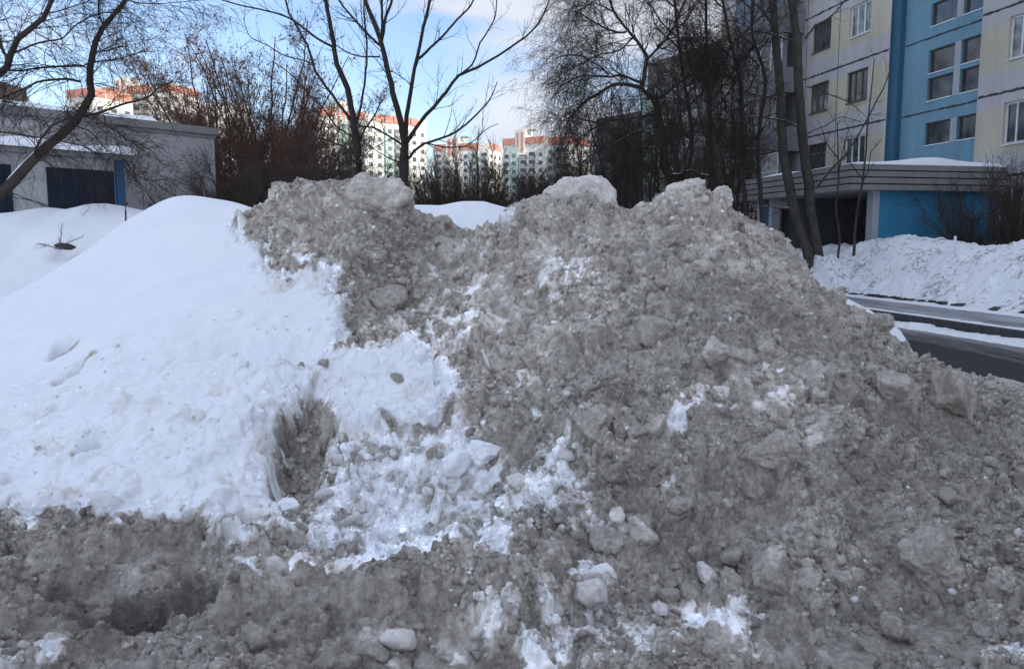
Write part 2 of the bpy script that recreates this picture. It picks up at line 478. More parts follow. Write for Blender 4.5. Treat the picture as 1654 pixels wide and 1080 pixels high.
for px, py, r, v in ((850, 620, .035, .95), (890, 668, .045, .8), (1248, 600, .03, .95), (1165, 640, .05, .7), (820, 385, .06, .5), (965, 525, .05, .5), (1010, 860, .06, .6), (1070, 780, .05, .5),
                     (640, 470, .0, 0), (1445, 605, .03, .6), (930, 870, .05, .55), (1250, 960, .05, .5), (490, 545, .12, .5), (590, 430, .1, .28), (960, 470, .12, .2), (870, 470, .12, .3)):
    if r > 0:
        x, y = drop(px, py); d = np.hypot(XX + WARPX - x, YY + WARPY - y)
        add(v * smooth01(1.4 - d / r))
clean = np.where(S_DRIFT < .02, clean + .07 * n_mid * (clean > .02) + np.clip(.05 * n_big, -.05, .12), clean)
# dirt blown onto / left on the clean drift
def soil(px, py, rx, ry, v):
    global clean
    x, y = drop(px, py); d = np.sqrt(((XX + WARPX * 1.5 - x) / rx) ** 2 + ((YY + WARPY * 1.5 - y) / ry) ** 2)
    clean = clean * (1 - v * smooth01(1.5 - d))
for a in ((85, 575, .05, .05, .8), (112, 600, .06, .07, .9), (138, 712, .05, .07, .9), (128, 765, .05, .08, .35), (610, 545, .05, .05, .3), (485, 590, .07, .04, .35),
          (20, 765, .06, .05, .3), (75, 795, .08, .05, .25), (520, 600, .10, .12, .3), (470, 460, .10, .10, .35), (520, 480, .07, .07, .3), (255, 750, .03, .03, .1), (360, 790, .04, .08, .4),
          (425, 850, .12, .06, .4), (250, 845, .12, .04, .5), (380, 870, .1, .04, .5)): soil(*a)
clean = np.clip(clean, 0, 1)

# ---- carved features (cuts, holes, wheel ruts)
def crest_fade(): return 1.0
def dent(px, py, rx, ry, dep, ang=0.0, p=2.0):
    global H
    x, y = drop(px, py); ca, sa = math.cos(ang), math.sin(ang)
    u = ((XX - x) * ca + (YY - y) * sa + WARPX * .6) / rx; v = (-(XX - x) * sa + (YY - y) * ca + WARPY * .6) / ry
    H = H - dep * np.exp(-(u * u + v * v) ** (p / 2))
dent(487, 722, .17, .26, .21, .0, 3.4)         # blade cut with dirt at its bottom
dent(468, 648, .13, .12, .09, 0, 4); dent(452, 700, .04, .25, .10, 0, 4)
dent(560, 850, .45, .20, .10, -.25, 3)
dent(600, 885, .13, .05, .09, -.3, 3)
dent(82, 568, .055, .13, .24, .3, 4); dent(110, 602, .07, .11, .26, .2, 4); dent(140, 714, .06, .10, .24, .4, 4); dent(160, 700, .12, .06, .05, .2, 3); dent(15, 770, .05, .06, .05, 0, 3)
dent(645, 485, .07, .05, .09, 0, 3); dent(455, 565, .46, .15, .085, .05, 7); dent(350, 570, .22, .12, .05, .4, 6)
dent(315, 985, .42, .10, .26, .18, 5); dent(345, 985, .22, .06, .12, .25, 4)
dent(120, 960, .3, .1, .06, .1, 3)
dent(400, 900, .4, .1, .05, 0, 3)
dent(1015, 720, .14, .10, .05, 0, 3); dent(1250, 740, .12, .10, .07, 0, 3); dent(1440, 690, .1, .10, .05, 0, 3)
dent(720, 560, .15, .15, .05, 0, 3); dent(1290, 500, .1, .1, .03, 0, 3)
# mounds of pushed slush
dent(620, 960, 1.0, .14, -.09, .05, 3); dent(40, 1060, .35, .1, -.07, .1, 3); dent(330, 1050, .3, .12, -.06, .2, 3)
dent(1500, 930, .14, .14, -.13, 0, 4); dent(1240, 740, .2, .14, -.08, 0, 4); dent(1440, 650, .22, .12, -.07, .2, 4); dent(1540, 670, .14, .18, -.07, 0, 4)
dent(960, 720, .14, .12, -.08, 0, 4); dent(460, 350, .18, .12, -.07, 0, 4); dent(410, 375, .12, .12, -.10, 0, 4)
dent(1390, 520, .18, .14, -.04, .3, 4); dent(1060, 420, .14, .1, -.04, .3, 4)

rough = 1 - smooth01((S_DRIFT + .02) / .12)
front = smooth01((4.6 - YY) / .8)
low_drift = smooth01((S_DRIFT) / .05) * smooth01((5.9 - YY) / 1.2)      # crumbly foot of the clean drift
D = rough * (n_mid * .020 + n_small * .006) + (1 - rough) * (n_big * .018 + nz(.5, 2, 34) * .004)
D += low_drift * (n_small * .008 + nz(.25, 4, 32, .55) * .016)
# blade scratches on the cut
def stroke(pxs, width, dep, freq=0.0, fdep=0.0):
    """a smooth channel along a path; optional cross ridges (tyre tread)"""
    global H, D
    P = np.array([drop(*p) for p in pxs]); cum = 0
    best = np.full(XX.shape, 9.0); along = np.zeros(XX.shape)
    for (x0, y0), (x1, y1) in zip(P[:-1], P[1:]):
        ex, ey = x1 - x0, y1 - y0; L_ = math.hypot(ex, ey)
        t = np.clip(((XX - x0) * ex + (YY - y0) * ey) / (L_ * L_), 0, 1)
        d = np.hypot(XX - x0 - t * ex, YY - y0 - t * ey)
        k = d < best; best = np.where(k, d, best); along = np.where(k, cum + t * L_, along); cum += L_
    w = np.exp(-(best / width) ** 4) * smooth01(along / .1) * smooth01((cum - along) / .1)
    H = H - dep * w
    if freq: D = D * (1 - .75 * w) + w * fdep * np.sign(np.sin(along * freq + best * 14)) * np.abs(np.sin(along * freq + best * 14)) ** .5
    return w
for k in range(7):
    stroke([(440 + 6 * k, 800 + 9 * k), (500 + 8 * k, 838 + 9 * k), (585 + 6 * k, 880 + 7 * k)], .012, .030 + .01 * (k % 2))
TW = stroke([(960, 1062), (1080, 1050), (1190, 1040), (1300, 1050), (1440, 1078)], .10, .035, 62, .020)
TW2 = stroke([(330, 905), (300, 950), (190, 960), (100, 985)], .05, .03, 60, .008)
stroke([(130, 1000), (250, 985), (330, 965), (400, 935)], .05, .05, 55, .014)
RUT = np.zeros(XX.shape)
for path_, w_, d_, f_, a_ in (([(-60, 928), (100, 908), (250, 890), (350, 880)], .05, .040, 0, 0), ([(-60, 968), (100, 948), (220, 930), (380, 905)], .045, .045, 0, 0), ([(60, 1040), (200, 1030), (330, 1020), (460, 1000)], .04, .035, 55, .010),
                               ([(400, 938), (550, 930), (700, 926), (840, 905)], .06, .018, 0, 0), ([(500, 1078), (640, 1066), (800, 1062), (930, 1072)], .07, .030, 60, .014), ([(40, 985), (150, 975), (260, 952), (400, 930)], .035, -.035, 0, 0),
                               ([(-60, 1000), (60, 1010), (160, 1040), (260, 1075)], .05, .035, 0, 0), ([(430, 975), (560, 985), (700, 1010), (800, 1035)], .04, .03, 0, 0)):
    RUT = np.maximum(RUT, stroke(path_, w_, d_, f_, a_))
stroke([(300, 560), (400, 535), (480, 530), (545, 545)], .05, .02)

# ---- packed lumps: every cell a clump with its own height, tilt and grey
gyc, gxc = np.gradient(CG, .07)
GXs = Wy @ gxc @ Wx.T; GYs = Wy @ gyc @ Wx.T
ARC = np.cumsum(np.sqrt(1 + (GYs * smooth01((7.0 - YY) / .8)).clip(-1.2, 1.2) ** 2) * np.gradient(ys)[:, None], axis=0) + ys[0]
def clump(cell, seed, warp=1.0, jit=.48):
    rg_ = np.random.default_rng(seed)
    wx = nz(cell * 1.6, 3, seed + 500) * cell * .22 * warp; wy = nz(cell * 1.6, 3, seed + 600) * cell * .22 * warp
    qx = (XX + wx - xs[0]) / cell + 3; qy = (ARC + wy - ys[0]) / cell * .92 + 3
    nxc = int(qx.max()) + 5; nyc = int(qy.max()) + 5
    jx = .5 + rg_.uniform(-jit, jit, (nyc, nxc)); jy = .5 + rg_.uniform(-jit, jit, (nyc, nxc)); sz = rg_.uniform(.75, 1.3, (nyc, nxc))
    ra = rg_.random((5, nyc, nxc))
    ix = np.floor(qx).astype(np.int32); iy = np.floor(qy).astype(np.int32)
    F1 = np.full(qx.shape, 9.0); F2 = np.full(qx.shape, 9.0); bx = np.zeros(qx.shape, np.int32); by = np.zeros(qx.shape, np.int32)
    for oy in (-1, 0, 1):
        for ox in (-1, 0, 1):
            cx_ = ix + ox; cy_ = iy + oy
            d = np.hypot(qx - cx_ - jx[cy_, cx_], qy - cy_ - jy[cy_, cx_]) / sz[cy_, cx_]
            nw = d < F1
            F2 = np.where(nw, F1, np.minimum(F2, d)); bx = np.where(nw, cx_, bx); by = np.where(nw, cy_, by); F1 = np.where(nw, d, F1)
    u = qx - bx - jx[by, bx]; v = qy - by - jy[by, bx]
    dome = np.sqrt(np.clip(1 - (F1 / .85) ** 2, 0, 1)); crev = smooth01((F2 - F1) / .22)
    h = (.30 + .70 * ra[0][by, bx]) * (.60 * dome + .40 * crev) + ((ra[1][by, bx] - .5) * u + (ra[2][by, bx] - .5) * v) * .55 * crev
    return h, ra[3][by, bx], ra[4][by, bx]
hA, rA, sA = clump(.125, 901); hB, rB, sB = clump(.060, 902); hC, rC, sC = clump(.030, 903); hF, rF, sF = clump(.0165, 905, .8)
big = smooth01(.5 + .8 * n_mid + .3 * n_big + .25 * (YY < 5.2) - .1)
packed = np.maximum.reduce([region([(430, 912), (560, 905), (720, 915), (720, 945), (560, 962), (400, 965)], 1, .05), region([(565, 905), (700, 882), (850, 868), (850, 905), (720, 925), (590, 928)], .6, .05), region([(-50, 880), (120, 885), (300, 880), (390, 905), (250, 925), (-50, 935)], .7, .06), region([(590, 850), (640, 845), (670, 870), (620, 885)], .8, .03)])
trk = 1.0 - .85 * np.maximum.reduce([TW, TW2, packed, RUT * .8])
lump = rough * trk
hE, rE, sE = clump(.27, 904)
D += lump * (hE * .115 * (sE > .40) * (.3 + .7 * big) + hA * (sA > .35) * .068 * (.35 + .65 * big) + hB * .044 * (.45 + .55 * (sB > .3)) + hC * .019 + hF * .006) - lump * .055
D += low_drift * (hA * (sA > .55) * .030 + hB * (sB > .45) * .018 + hC * .005)
lipz = smooth01((S_DRIFT + .02) / .05) * smooth01((.26 - S_DRIFT) / .2) * (YY < 6.6)
D += lipz * (hE * (sE > .4) * .025 + hA * (sA > .5) * .022 + hB * (sB > .5) * .016)
pale = np.zeros(XX.shape)
for pg, v_ in (([(1010, 325), (1110, 290), (1200, 330), (1260, 410), (1330, 470), (1240, 470), (1130, 400), (1030, 370)], .30), ([(690, 600), (700, 430), (760, 385), (880, 380), (990, 420), (950, 540), (860, 620), (760, 640)], .28),
               ([(840, 900), (1100, 900), (1300, 980), (1300, 1090), (560, 1090), (700, 1030)], .24), ([(1100, 585), (1290, 585), (1290, 680), (1090, 680)], .26), ([(440, 320), (520, 318), (660, 300), (660, 345), (520, 360), (440, 400)], .22),
               ([(900, 335), (1010, 335), (1000, 400), (860, 400)], .15), ([(440, 800), (560, 790), (620, 860), (600, 900), (440, 930)], .25), ([(400, 908), (560, 900), (740, 915), (740, 948), (560, 962), (380, 962)], .26)):
    pale = np.maximum(pale, region(pg, v_, .16))
for pg, v_ in (([(560, 380), (760, 370), (720, 470), (600, 530), (545, 480)], .16), ([(-50, 870), (330, 860), (400, 930), (380, 1010), (-50, 1030)], .12), ([(1350, 600), (1654, 640), (1700, 960), (1350, 900)], .07)):
    pale = pale - region(pg, v_, .14)
tone = (1 + pale) * (1 + .07 * n_mid * rough + .05 * n_big * rough) * (1 + rough * ((rA - .5) * .20 + (rB - .5) * .28 + (rC - .5) * .24 + (rF - .5) * .2))
mixz = rough * smooth01(clean / .12)
zone = (clean > .12) & (clean < .9)
clean = np.where(zone & (rough > .5), np.clip((clean - .45) * 1.5 + .42 + (rB - .5) * .8 + (rA - .5) * .5 + (rC - .5) * .3, 0, .92), clean)
clean = np.clip(clean + (1 - zone) * mixz * ((rB - .5) * .42 + (rA - .5) * .34 + (rC - .5) * .2) * (clean < .9) + rough * (rB > .975) * .22 + rough * (rA > .96) * .16, 0, 1)
clean = np.clip(clean - low_drift * (rA > .93) * .25, 0, 1)

# ---- clods: thousands of small domes pressed into the surface, each with its own grey
dirty_here = rough * (1 - .0 * clean)
def paint_clods(n, r0, r1, flat=(.6, 1.0), dens=None, seed=3, rise=.55):
    rg = np.random.default_rng(seed)
    cx = rg.uniform(xs[0] + .1, xs[-1] - .1, n); cy = rg.uniform(ys[0] + .1, 7.7, n)
    rr = r0 + (r1 - r0) * rg.power(.45, n)
    for x, y, r in zip(cx, cy, rr):
        ix = int(min(np.searchsorted(xs, x), len(xs) - 2)); iy = int(min(np.searchsorted(ys, y), len(ys) - 3))
        cl = low_drift[iy, ix] * .10 + rough[iy, ix]
        nb = min(1.0, max(0.06, .50 + .42 * n_mid[iy, ix] + .25 * n_big[iy, ix])) * (1 - .85 * TW[iy, ix])
        if rg.random() > cl * nb: continue
        asp = rg.uniform(.65, 1.0); a = rg.uniform(0, math.pi); hgt = r * rg.uniform(*flat)
        x0, x1 = np.searchsorted(xs, (x - r, x + r)); y0, y1 = np.searchsorted(ys, (y - r, y + r))
        if y1 - y0 < 2 or x1 - x0 < 2: continue
        dx = XX[y0:y1, x0:x1] - x; dy = YY[y0:y1, x0:x1] - y
        ca, sa = math.cos(a), math.sin(a)
        u = (dx * ca + dy * sa) / r; v = (-dx * sa + dy * ca) / (r * asp)
        p = rg.uniform(2.0, 3.4)
        d = np.abs(u) ** p + np.abs(v) ** p
        tx, ty = rg.uniform(-.35, .35, 2)
        dome = D[iy, ix] - (1 - rise) * hgt * .6 + hgt * (np.sqrt(np.clip(1 - d, 0, 1)) + tx * u + ty * v) * rise * 1.3
        sub = D[y0:y1, x0:x1]
        msk = (d < 1) & (dome > sub)
        sub[msk] = dome[msk]
        tn = rg.normal(1.0, .09)
        tone[y0:y1, x0:x1][msk] = tone[y0:y1, x0:x1][msk] * .5 + .5 * tn
paint_clods(16000, .014, .030, (.8, 1.3), seed=3)
paint_clods(5000, .026, .058, (.7, 1.1), seed=4)
paint_clods(900, .05, .105, (.5, .85), seed=5)
paint_clods(120, .10, .19, (.35, .55), seed=8, rise=.5)
D += rough * nz(.05, 2, 41) * .0035
# flakes and fine crumble on top
D += (rough * .6 + low_drift * .3) * np.clip(nz(.028, 1, 42), -1.5, 1.5) * .0035
tone = np.clip(tone, .6, 1.5)
tone = 1 + (tone - 1) * (1 - .9 * (S_DRIFT > .05))
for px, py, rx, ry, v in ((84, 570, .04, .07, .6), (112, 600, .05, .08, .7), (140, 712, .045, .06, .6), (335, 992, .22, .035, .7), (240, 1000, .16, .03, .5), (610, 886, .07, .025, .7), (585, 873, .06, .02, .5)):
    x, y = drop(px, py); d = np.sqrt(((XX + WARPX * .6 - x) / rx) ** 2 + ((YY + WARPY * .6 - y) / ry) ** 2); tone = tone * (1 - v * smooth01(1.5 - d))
# wet, darker slush in the wheel rut; darker tone at the foot
for px, py, rx, ry, v in ((300, 985, .42, .09, .45), (590, 878, .10, .035, .6), (470, 690, .10, .20, .30), (1330, 990, .35, .06, .15), (560, 880, .25, .05, .3), (700, 985, .7, .12, .12), (120, 975, .3, .1, .2)):
    x, y = drop(px, py); d = np.sqrt(((XX + WARPX - x) / rx) ** 2 + ((YY + WARPY - y) / ry) ** 2)
    tone = tone * (1 - v * smooth01(1.5 - d))
edge = np.minimum(np.minimum(smooth01((XX - xs[0]) / .5), smooth01((xs[-1] - XX) / .6)), smooth01((ys[-1] - YY) / .5))
Z = np.maximum((H + D) * edge - .12 * (1 - edge), np.where(edge > .9, np.where(XX > 1.2, .0, -.22) + .25 * D, -9))
# region ids: drift / heap / foreground slush
foot = np.array([at_z(*p) for p in [(-400, 862, .2), (0, 850, .2), (150, 862, .2), (330, 850, .2), (430, 890, .1), (600, 905, .02), (750, 925, .1), (860, 915, .12), (960, 945, .1), (1040, 965, .1), (1140, 985, .06), (1270, 1010, .02), (1480, 1030, 0), (1660, 1070, 0), (2300, 1200, 0)]])
footY = np.interp(XX + WARPX * 2, foot[:, 0], foot[:, 1]) + WARPY * 2
reg = np.where(YY < footY, 2, np.where((S_DRIFT > 0), 0, 1))
ny_, nx_ = XX.shape
idx = np.arange(ny_ * nx_).reshape(ny_, nx_)
Fall = np.stack([idx[:-1, :-1], idx[:-1, 1:], idx[1:, 1:], idx[1:, :-1]], -1).reshape(-1, 4)
freg = reg[:-1, :-1].ravel()
# lumps stand out along the normal of the smooth heap, so their undersides show as real overhangs
NL = np.sqrt(1 + GXs ** 2 + GYs ** 2)
Db = (D - .02) * edge
Zb = Z - D * edge
PX3 = XX - GXs / NL * Db; PY3 = YY - GYs / NL * Db; PZ3 = np.maximum(Zb + .02 * edge + Db / NL, np.where(edge > .9, np.where(XX > 1.2, .0, -.22) + .25 * D, -9))
Z = PZ3
Vall = np.stack([PX3, PY3, PZ3], -1).reshape(-1, 3)
def sub_mesh(name, k):
    f = Fall[freg == k]
    used = np.unique(f); mp = np.full(len(Vall), -1); mp[used] = np.arange(len(used))
    return mesh_obj(name, Vall[used], mp[f], M_HEAP, smooth=True, attrs={"clean": clean.ravel()[used], "tone": tone.ravel()[used]})
o = sub_mesh("snow_drift", 0); tag(o, "smooth clean white snow drift covering the left half of the heap", "snow drift")
o = sub_mesh("snow_heap", 1); tag(o, "huge lumpy heap of dirty grey ploughed snow filling the foreground", "snow heap")
o = sub_mesh("slush", 2); tag(o, kind="structure")

def surf(px, py):
    x, y = drop(px, py)
    ix = int(np.searchsorted(xs, x)); iy = int(np.searchsorted(ys, y))
    ix = min(max(ix, 0), len(xs) - 1); iy = min(max(iy, 0), len(ys) - 1)
    return float(PX3[iy, ix]), float(PY3[iy, ix]), float(Z[iy, ix]), float(clean[iy, ix])

# ------------------------------------------------------------------ loose chunks of frozen snow
import bmesh
def ico(sub):
    bm = bmesh.new(); bmesh.ops.create_icosphere(bm, subdivisions=sub, radius=1)
    V = np.array([v.co[:] for v in bm.verts]); Fc = np.array([[v.index for v in f.verts] for f in bm.faces]); bm.free()
    return V, Fc
ICO = {3: ico(3), 4: ico(4), 5: ico(5)}
def chunk_shape(seed, sub=4, planes=13, cut=(.55, .95), rough=.07, blocky=0.0):
    rg = np.random.default_rng(seed)
    V, Fc = ICO[sub]
    N = rg.normal(size=(planes, 3)); N /= np.linalg.norm(N, axis=1)[:, None]
    off = rg.uniform(*cut, planes)
    if blocky:
        B = np.array([[1, 0, 0], [-1, 0, 0], [0, 1, 0], [0, -1, 0], [0, 0, 1], [0, 0, -1]], float); N = np.r_[N, B]; off = np.r_[off, np.full(6, blocky)]
    r = np.full(len(V), 1.15)
    for n, o_ in zip(N, off):
        d = V @ n
        r = np.where(d > .05, np.minimum(r, o_ / np.maximum(d, .05)), r)
    for k in range(26):
        w = rg.normal(size=3); f = rg.uniform(2, 14); ph = rg.uniform(0, 6.28)
        r = r + rough * np.sin(V @ (w / np.linalg.norm(w)) * f * 1.6 + ph) * (2.2 / f) * .55
    w1 = rg.normal(size=(12, 3)) * 22
    hf = sum(np.sin(V @ w + i) for i, w in enumerate(w1)) / 5
    w2 = rg.normal(size=(12, 3)) * 9
    mf = sum(np.abs(np.sin(V @ w + i)) for i, w in enumerate(w2)) / 5 - 1.5
    r = r + rough * .40 * hf - rough * .9 * mf
    return V * r[:, None], Fc
def chunk_obj(name, seed, loc, size, rot, cl, tn, sub=4, **kw):
    V, Fc = chunk_shape(seed, sub, **kw)
    V = V * np.array(size)
    top = V[:, 2] / size[2]
    a = {"clean": np.clip(cl + .10 * top, 0, 1), "tone": np.full(len(V), tn * 1.10)}
    o = mesh_obj(name, V, Fc, M_HEAP, smooth=True, attrs=a)
    o.location = loc; o.rotation_euler = rot
    return o
def place_chunk(px, py, wpx, hpx, cl, label, seed, name="snow_chunk", tn=1.0, rz=0.0, sub=4, tilt=(0, 0), sink=.25, depth=None, **kw):
    sink = .27 if not depth else sink
    x, y, z, _ = surf(px, py)
    if depth: x, y, z = at(px, py, depth)
    dist = math.hypot(x, y); m = dist / F_PX
    sx = wpx * m / 2; sz = hpx * m / 2 * 1.08
    if not depth: z = z + sz * (1 - 2 * sink) * .55
    o = chunk_obj(name, seed, (x, y, z), (sx, (sx + sz) / 2 * .95, sz), (tilt[0], tilt[1], rz), cl, tn, sub, **kw)
    return tag(o, label, "snow chunk" if name == "snow_chunk" else "ice block")
# (px, py, width px, height px, cleanness, label)
x0_, y0_, _, _ = surf(930, 345)
place_chunk(932, 340, 158, 116, .30, "largest pale ice block on the crest of the dirty heap", 101, "ice_block", 1.1, sub=5, depth=6.75, cut=(.72, 1.0), blocky=.80, rough=.06)
place_chunk(606, 336, 112, 84, .14, "rounded grey ice boulder capping the left peak of the heap", 102, "ice_block", 1.02, sub=5, depth=6.6, cut=(.62, 1.0), rough=.12)
place_chunk(462, 345, 56, 66, .20, "grey upright snow lump at the left end of the heap's crest", 103, depth=6.9, sub=4)
place_chunk(416, 378, 56, 62, .05, "dark dirty lump overhanging the smooth white drift", 104, depth=6.75, sub=4, rough=.09)
place_chunk(505, 325, 40, 30, .25, "small round lump between the two lumps on the left crest", 105, depth=6.85)
place_chunk(1115, 322, 78, 70, .22, "pointed grey ice lump forming the highest right summit of the heap", 106, "ice_block", 1.05, sub=5, depth=6.25, rough=.08)
place_chunk(1166, 335, 34, 54, .26, "narrow ice lump leaning beside the right summit", 107, depth=6.25)
place_chunk(1035, 345, 46, 34, .26, "low ice lump in the dip between the pale block and the summit", 108, depth=6.35)
place_chunk(714, 357, 34, 22, .02, "small dark stone-like lump above the saddle of the heap", 109, depth=6.55, tn=.8)
place_chunk(820, 382, 32, 40, .6, "half white lump standing at the saddle under the pale block", 110)
place_chunk(622, 482, 62, 46, .0, "brown-grey smooth lump with a dark hollow beside it", 111, tn=.78)
place_chunk(1050, 540, 66, 62, .05, "square-edged grey ice slab tilted in the middle of the slope", 112, "ice_block", .95, rz=.5, tilt=(.25, .15), cut=(.75, 1), blocky=.62, rough=.03)
place_chunk(828, 545, 36, 50, .12, "upright oval grey lump in the centre of the heap", 113)
place_chunk(775, 742, 62, 50, .88, "clean white boulder of snow right of the cut", 114, rz=.4, sub=5)
place_chunk(735, 755, 56, 46, .86, "white lump with a brown spot beside the white boulder", 115)
place_chunk(822, 792, 30, 44, .72, "small upright white lump below the white boulder", 116)
place_chunk(895, 912, 74, 60, .16, "large grey boulder at the foot of the heap left of the stacked lumps", 117, rz=.3, sub=5)
place_chunk(968, 935, 62, 48, .70, "white-topped lump, topmost of the three stacked at the foot", 118)
place_chunk(972, 965, 58, 52, .22, "grey round lump, middle one of the three stacked at the foot", 119)
place_chunk(952, 996, 56, 50, .42, "snow-capped lump, lowest of the three stacked at the foot", 120)
place_chunk(1036, 862, 54, 60, .32, "tall light grey lump above the stacked lumps", 121)
place_chunk(980, 885, 70, 42, .0, "dark squat lump beside the tall light grey lump", 122, tn=.85)
place_chunk(1141, 925, 32, 38, .45, "pale narrow lump, leftmost of the row at the right foot", 123)
place_chunk(1184, 932, 46, 40, .10, "grey rounded lump, second of the row at the right foot", 124)
place_chunk(1245, 952, 84, 72, .18, "biggest boulder of the row at the right foot", 125, sub=5)
place_chunk(1302, 975, 48, 42, .08, "squat lump right of the biggest foot boulder", 126)
place_chunk(1348, 960, 62, 42, .12, "egg-shaped lump in the row at the right foot", 127)
place_chunk(1380, 955, 26, 36, .10, "small lump, rightmost of the row at the foot", 128)
place_chunk(1440, 1010, 46, 48, .08, "lone grey lump lying in the slush at the lower right", 129)
place_chunk(1505, 950, 88, 92, .0, "massive dirt-grey clod bulging from the lower right slope", 130, sub=5, tn=.9, rough=.09)
place_chunk(1062, 702, 44, 40, .18, "pale angular lump left of the white snow patch", 131)
place_chunk(1030, 712, 34, 26, .0, "flat dark lump wedged beside the pale angular lump", 132, tn=.85)
place_chunk(965, 722, 76, 62, .0, "wide dark grey boulder in the middle right of the slope", 133, tn=.9, sub=5)
place_chunk(995, 780, 60, 42, .0, "brown-grey wedge below the wide dark boulder", 134, tn=.82)
place_chunk(1200, 578, 48, 30, .04, "flat grey lump above the sprinkle of white crumbs", 135)
place_chunk(1158, 580, 44, 40, .22, "rounded pale lump beside the flat grey lump", 136)
place_chunk(1168, 640, 30, 34, .48, "lump with a white side above the white snow patch", 137)
place_chunk(1335, 612, 34, 22, .10, "small smooth slab on the right shoulder of the heap", 138)
place_chunk(1322, 655, 32, 32, .26, "round pale lump under the right shoulder of the heap", 139)
place_chunk(1448, 655, 74, 56, .02, "long rough clod below the right end of the crest", 140, sub=5, rough=.09)
place_chunk(1540, 672, 72, 92, .05, "broad upright clod near the right edge of the heap", 141, sub=5)
place_chunk(1250, 762, 96, 66, .0, "broken open clod with folded top in the right slope", 142, sub=5, rough=.10)
place_chunk(1090, 400, 56, 40, .06, "angular dark lump below the summit", 143, rz=.7)
place_chunk(1135, 432, 44, 30, .0, "rough dark lump right of the angular one below the summit", 144, tn=.9)
place_chunk(1405, 535, 50, 30, .0, "dark brown-grey ledge near the patch of snow behind the heap", 145, tn=.85)
place_chunk(640, 625, 24, 22, .1, "small brown lump alone on the white slope", 146, tn=.8)
place_chunk(485, 583, 16, 16, .1, "tiny brown clod sitting above the cut", 147, tn=.75)
place_chunk(521, 602, 22, 20, .15, "small brownish clod right of the tiny one above the cut", 148, tn=.8)
place_chunk(485, 832, 26, 24, .14, "grey round lump at the bottom of the cut", 149)
place_chunk(462, 790, 40, 32, .92, "white snow ball fallen at the left lip of the cut", 150)
place_chunk(398, 922, 28, 36, .95, "bright white crumb cluster on the grey slush at the left", 151, rough=.12)
place_chunk(800, 470, 24, 20, .3, "small oval lump in the pale streak of the heap", 152)
place_chunk(1180, 400, 30, 20, .12, "flat lump on the right flank below the summit", 153)
place_chunk(1290, 420, 26, 20, .1, "little lump high on the right ridge line", 154)
place_chunk(1015, 750, 22, 18, .05, "pebble-sized clod between the wide boulder and the wedge", 155)
# medium clods nobody can tell apart: shared shapes, one object each
protos = []
for k in range(9):
    V, Fc = chunk_shape(300 + k, 3, rough=.07)
    for cl_, tn_ in ((.06, .95), (.45, 1.05)):
        me_o = mesh_obj("snow_lump", V, Fc, M_HEAP, smooth=True, attrs={"clean": np.clip(cl_ + .1 * V[:, 2], 0, 1), "tone": np.full(len(V), tn_)})
        protos.append((cl_, me_o.data)); bpy.data.objects.remove(me_o)
rg = np.random.default_rng(77); n_l = 0
while n_l < 210:
    px = rg.uniform(390, 1654); py = rg.uniform(340, 1075)
    x, y, z, c_ = surf(px, py)
    if c_ > .75 or not (2.2 < y < 6.6): continue
    ix = int(min(np.searchsorted(xs, x), len(xs) - 2)); iy = int(np.searchsorted(ys, y))
    if rough[iy, ix] < .5 or TW[iy, ix] > .3: continue
    r = .018 + .045 * rg.power(.5)
    pr = [d for d in protos if (d[0] > .2) == (c_ > .28)]
    o = bpy.data.objects.new("snow_lump", pr[rg.integers(len(pr))][1]); C.objects.link(o)
    o.location = (x, y, z + r * .35); o.scale = (r * rg.uniform(.8, 1.4), r * rg.uniform(.8, 1.2), r * rg.uniform(.6, .9)); o.rotation_euler = (rg.uniform(-.5, .5), rg.uniform(-.5, .5), rg.uniform(0, 6.28))
    tag(o, "fist-sized frozen clod scattered on the slope of the dirty heap", "snow clod", "small clods scattered over the dirty heap")
    n_l += 1
# countless crumbs: one object
def crumbs(n, lo, hi, sub, pw, tagit):
    base, Fb = ico(sub); x = rg.uniform(-3.4, 4.6, n); y = 2.6 + 4.4 * rg.random(n) ** 1.15
    ix = np.minimum(np.searchsorted(xs, x), len(xs) - 1); iy = np.minimum(np.searchsorted(ys, y), len(ys) - 1)
    k = (rough[iy, ix] * (1 - .8 * packed[iy, ix]) * (1 - .97 * TW[iy, ix]) * (1 - .85 * RUT[iy, ix]) + .05 * low_drift[iy, ix]) * np.clip(.65 + .5 * n_mid[iy, ix], .15, 1) > rg.random(n)
    ix, iy = ix[k], iy[k]; m = len(ix); r = (lo + (hi - lo) * rg.random(m) ** pw)
    V = base[None] * (1 + .20 * rg.normal(size=(m, len(base), 1))) * r[:, None, None] * rg.uniform(.65, 1.3, (m, 1, 3))
    nrm = np.stack([-GXs[iy, ix], -GYs[iy, ix], np.ones(m)], -1) / NL[iy, ix][:, None]
    V = V + (np.stack([PX3[iy, ix], PY3[iy, ix], PZ3[iy, ix]], -1) + nrm * r[:, None] * .0)[:, None]
    F_ = (Fb[None] + np.arange(m)[:, None, None] * len(base)).reshape(-1, 3)
    c_ = np.clip(clean[iy, ix] + (rg.random(m) < .035) * rg.uniform(.3, .9, m) + rg.normal(size=m) * .10 * (clean[iy, ix] > .1), 0, 1); t_ = np.clip(tone[iy, ix] * rg.uniform(.66, 1.36, m), .45, 1.7)
    return V.reshape(-1, 3), F_, np.repeat(c_, len(base)), np.repeat(t_, len(base))
parts_ = [crumbs(70000, .005, .013, 1, 1.3, 0), crumbs(15000, .010, .024, 2, 2.0, 0)]
off_ = np.cumsum([0] + [len(p[0]) for p in parts_])
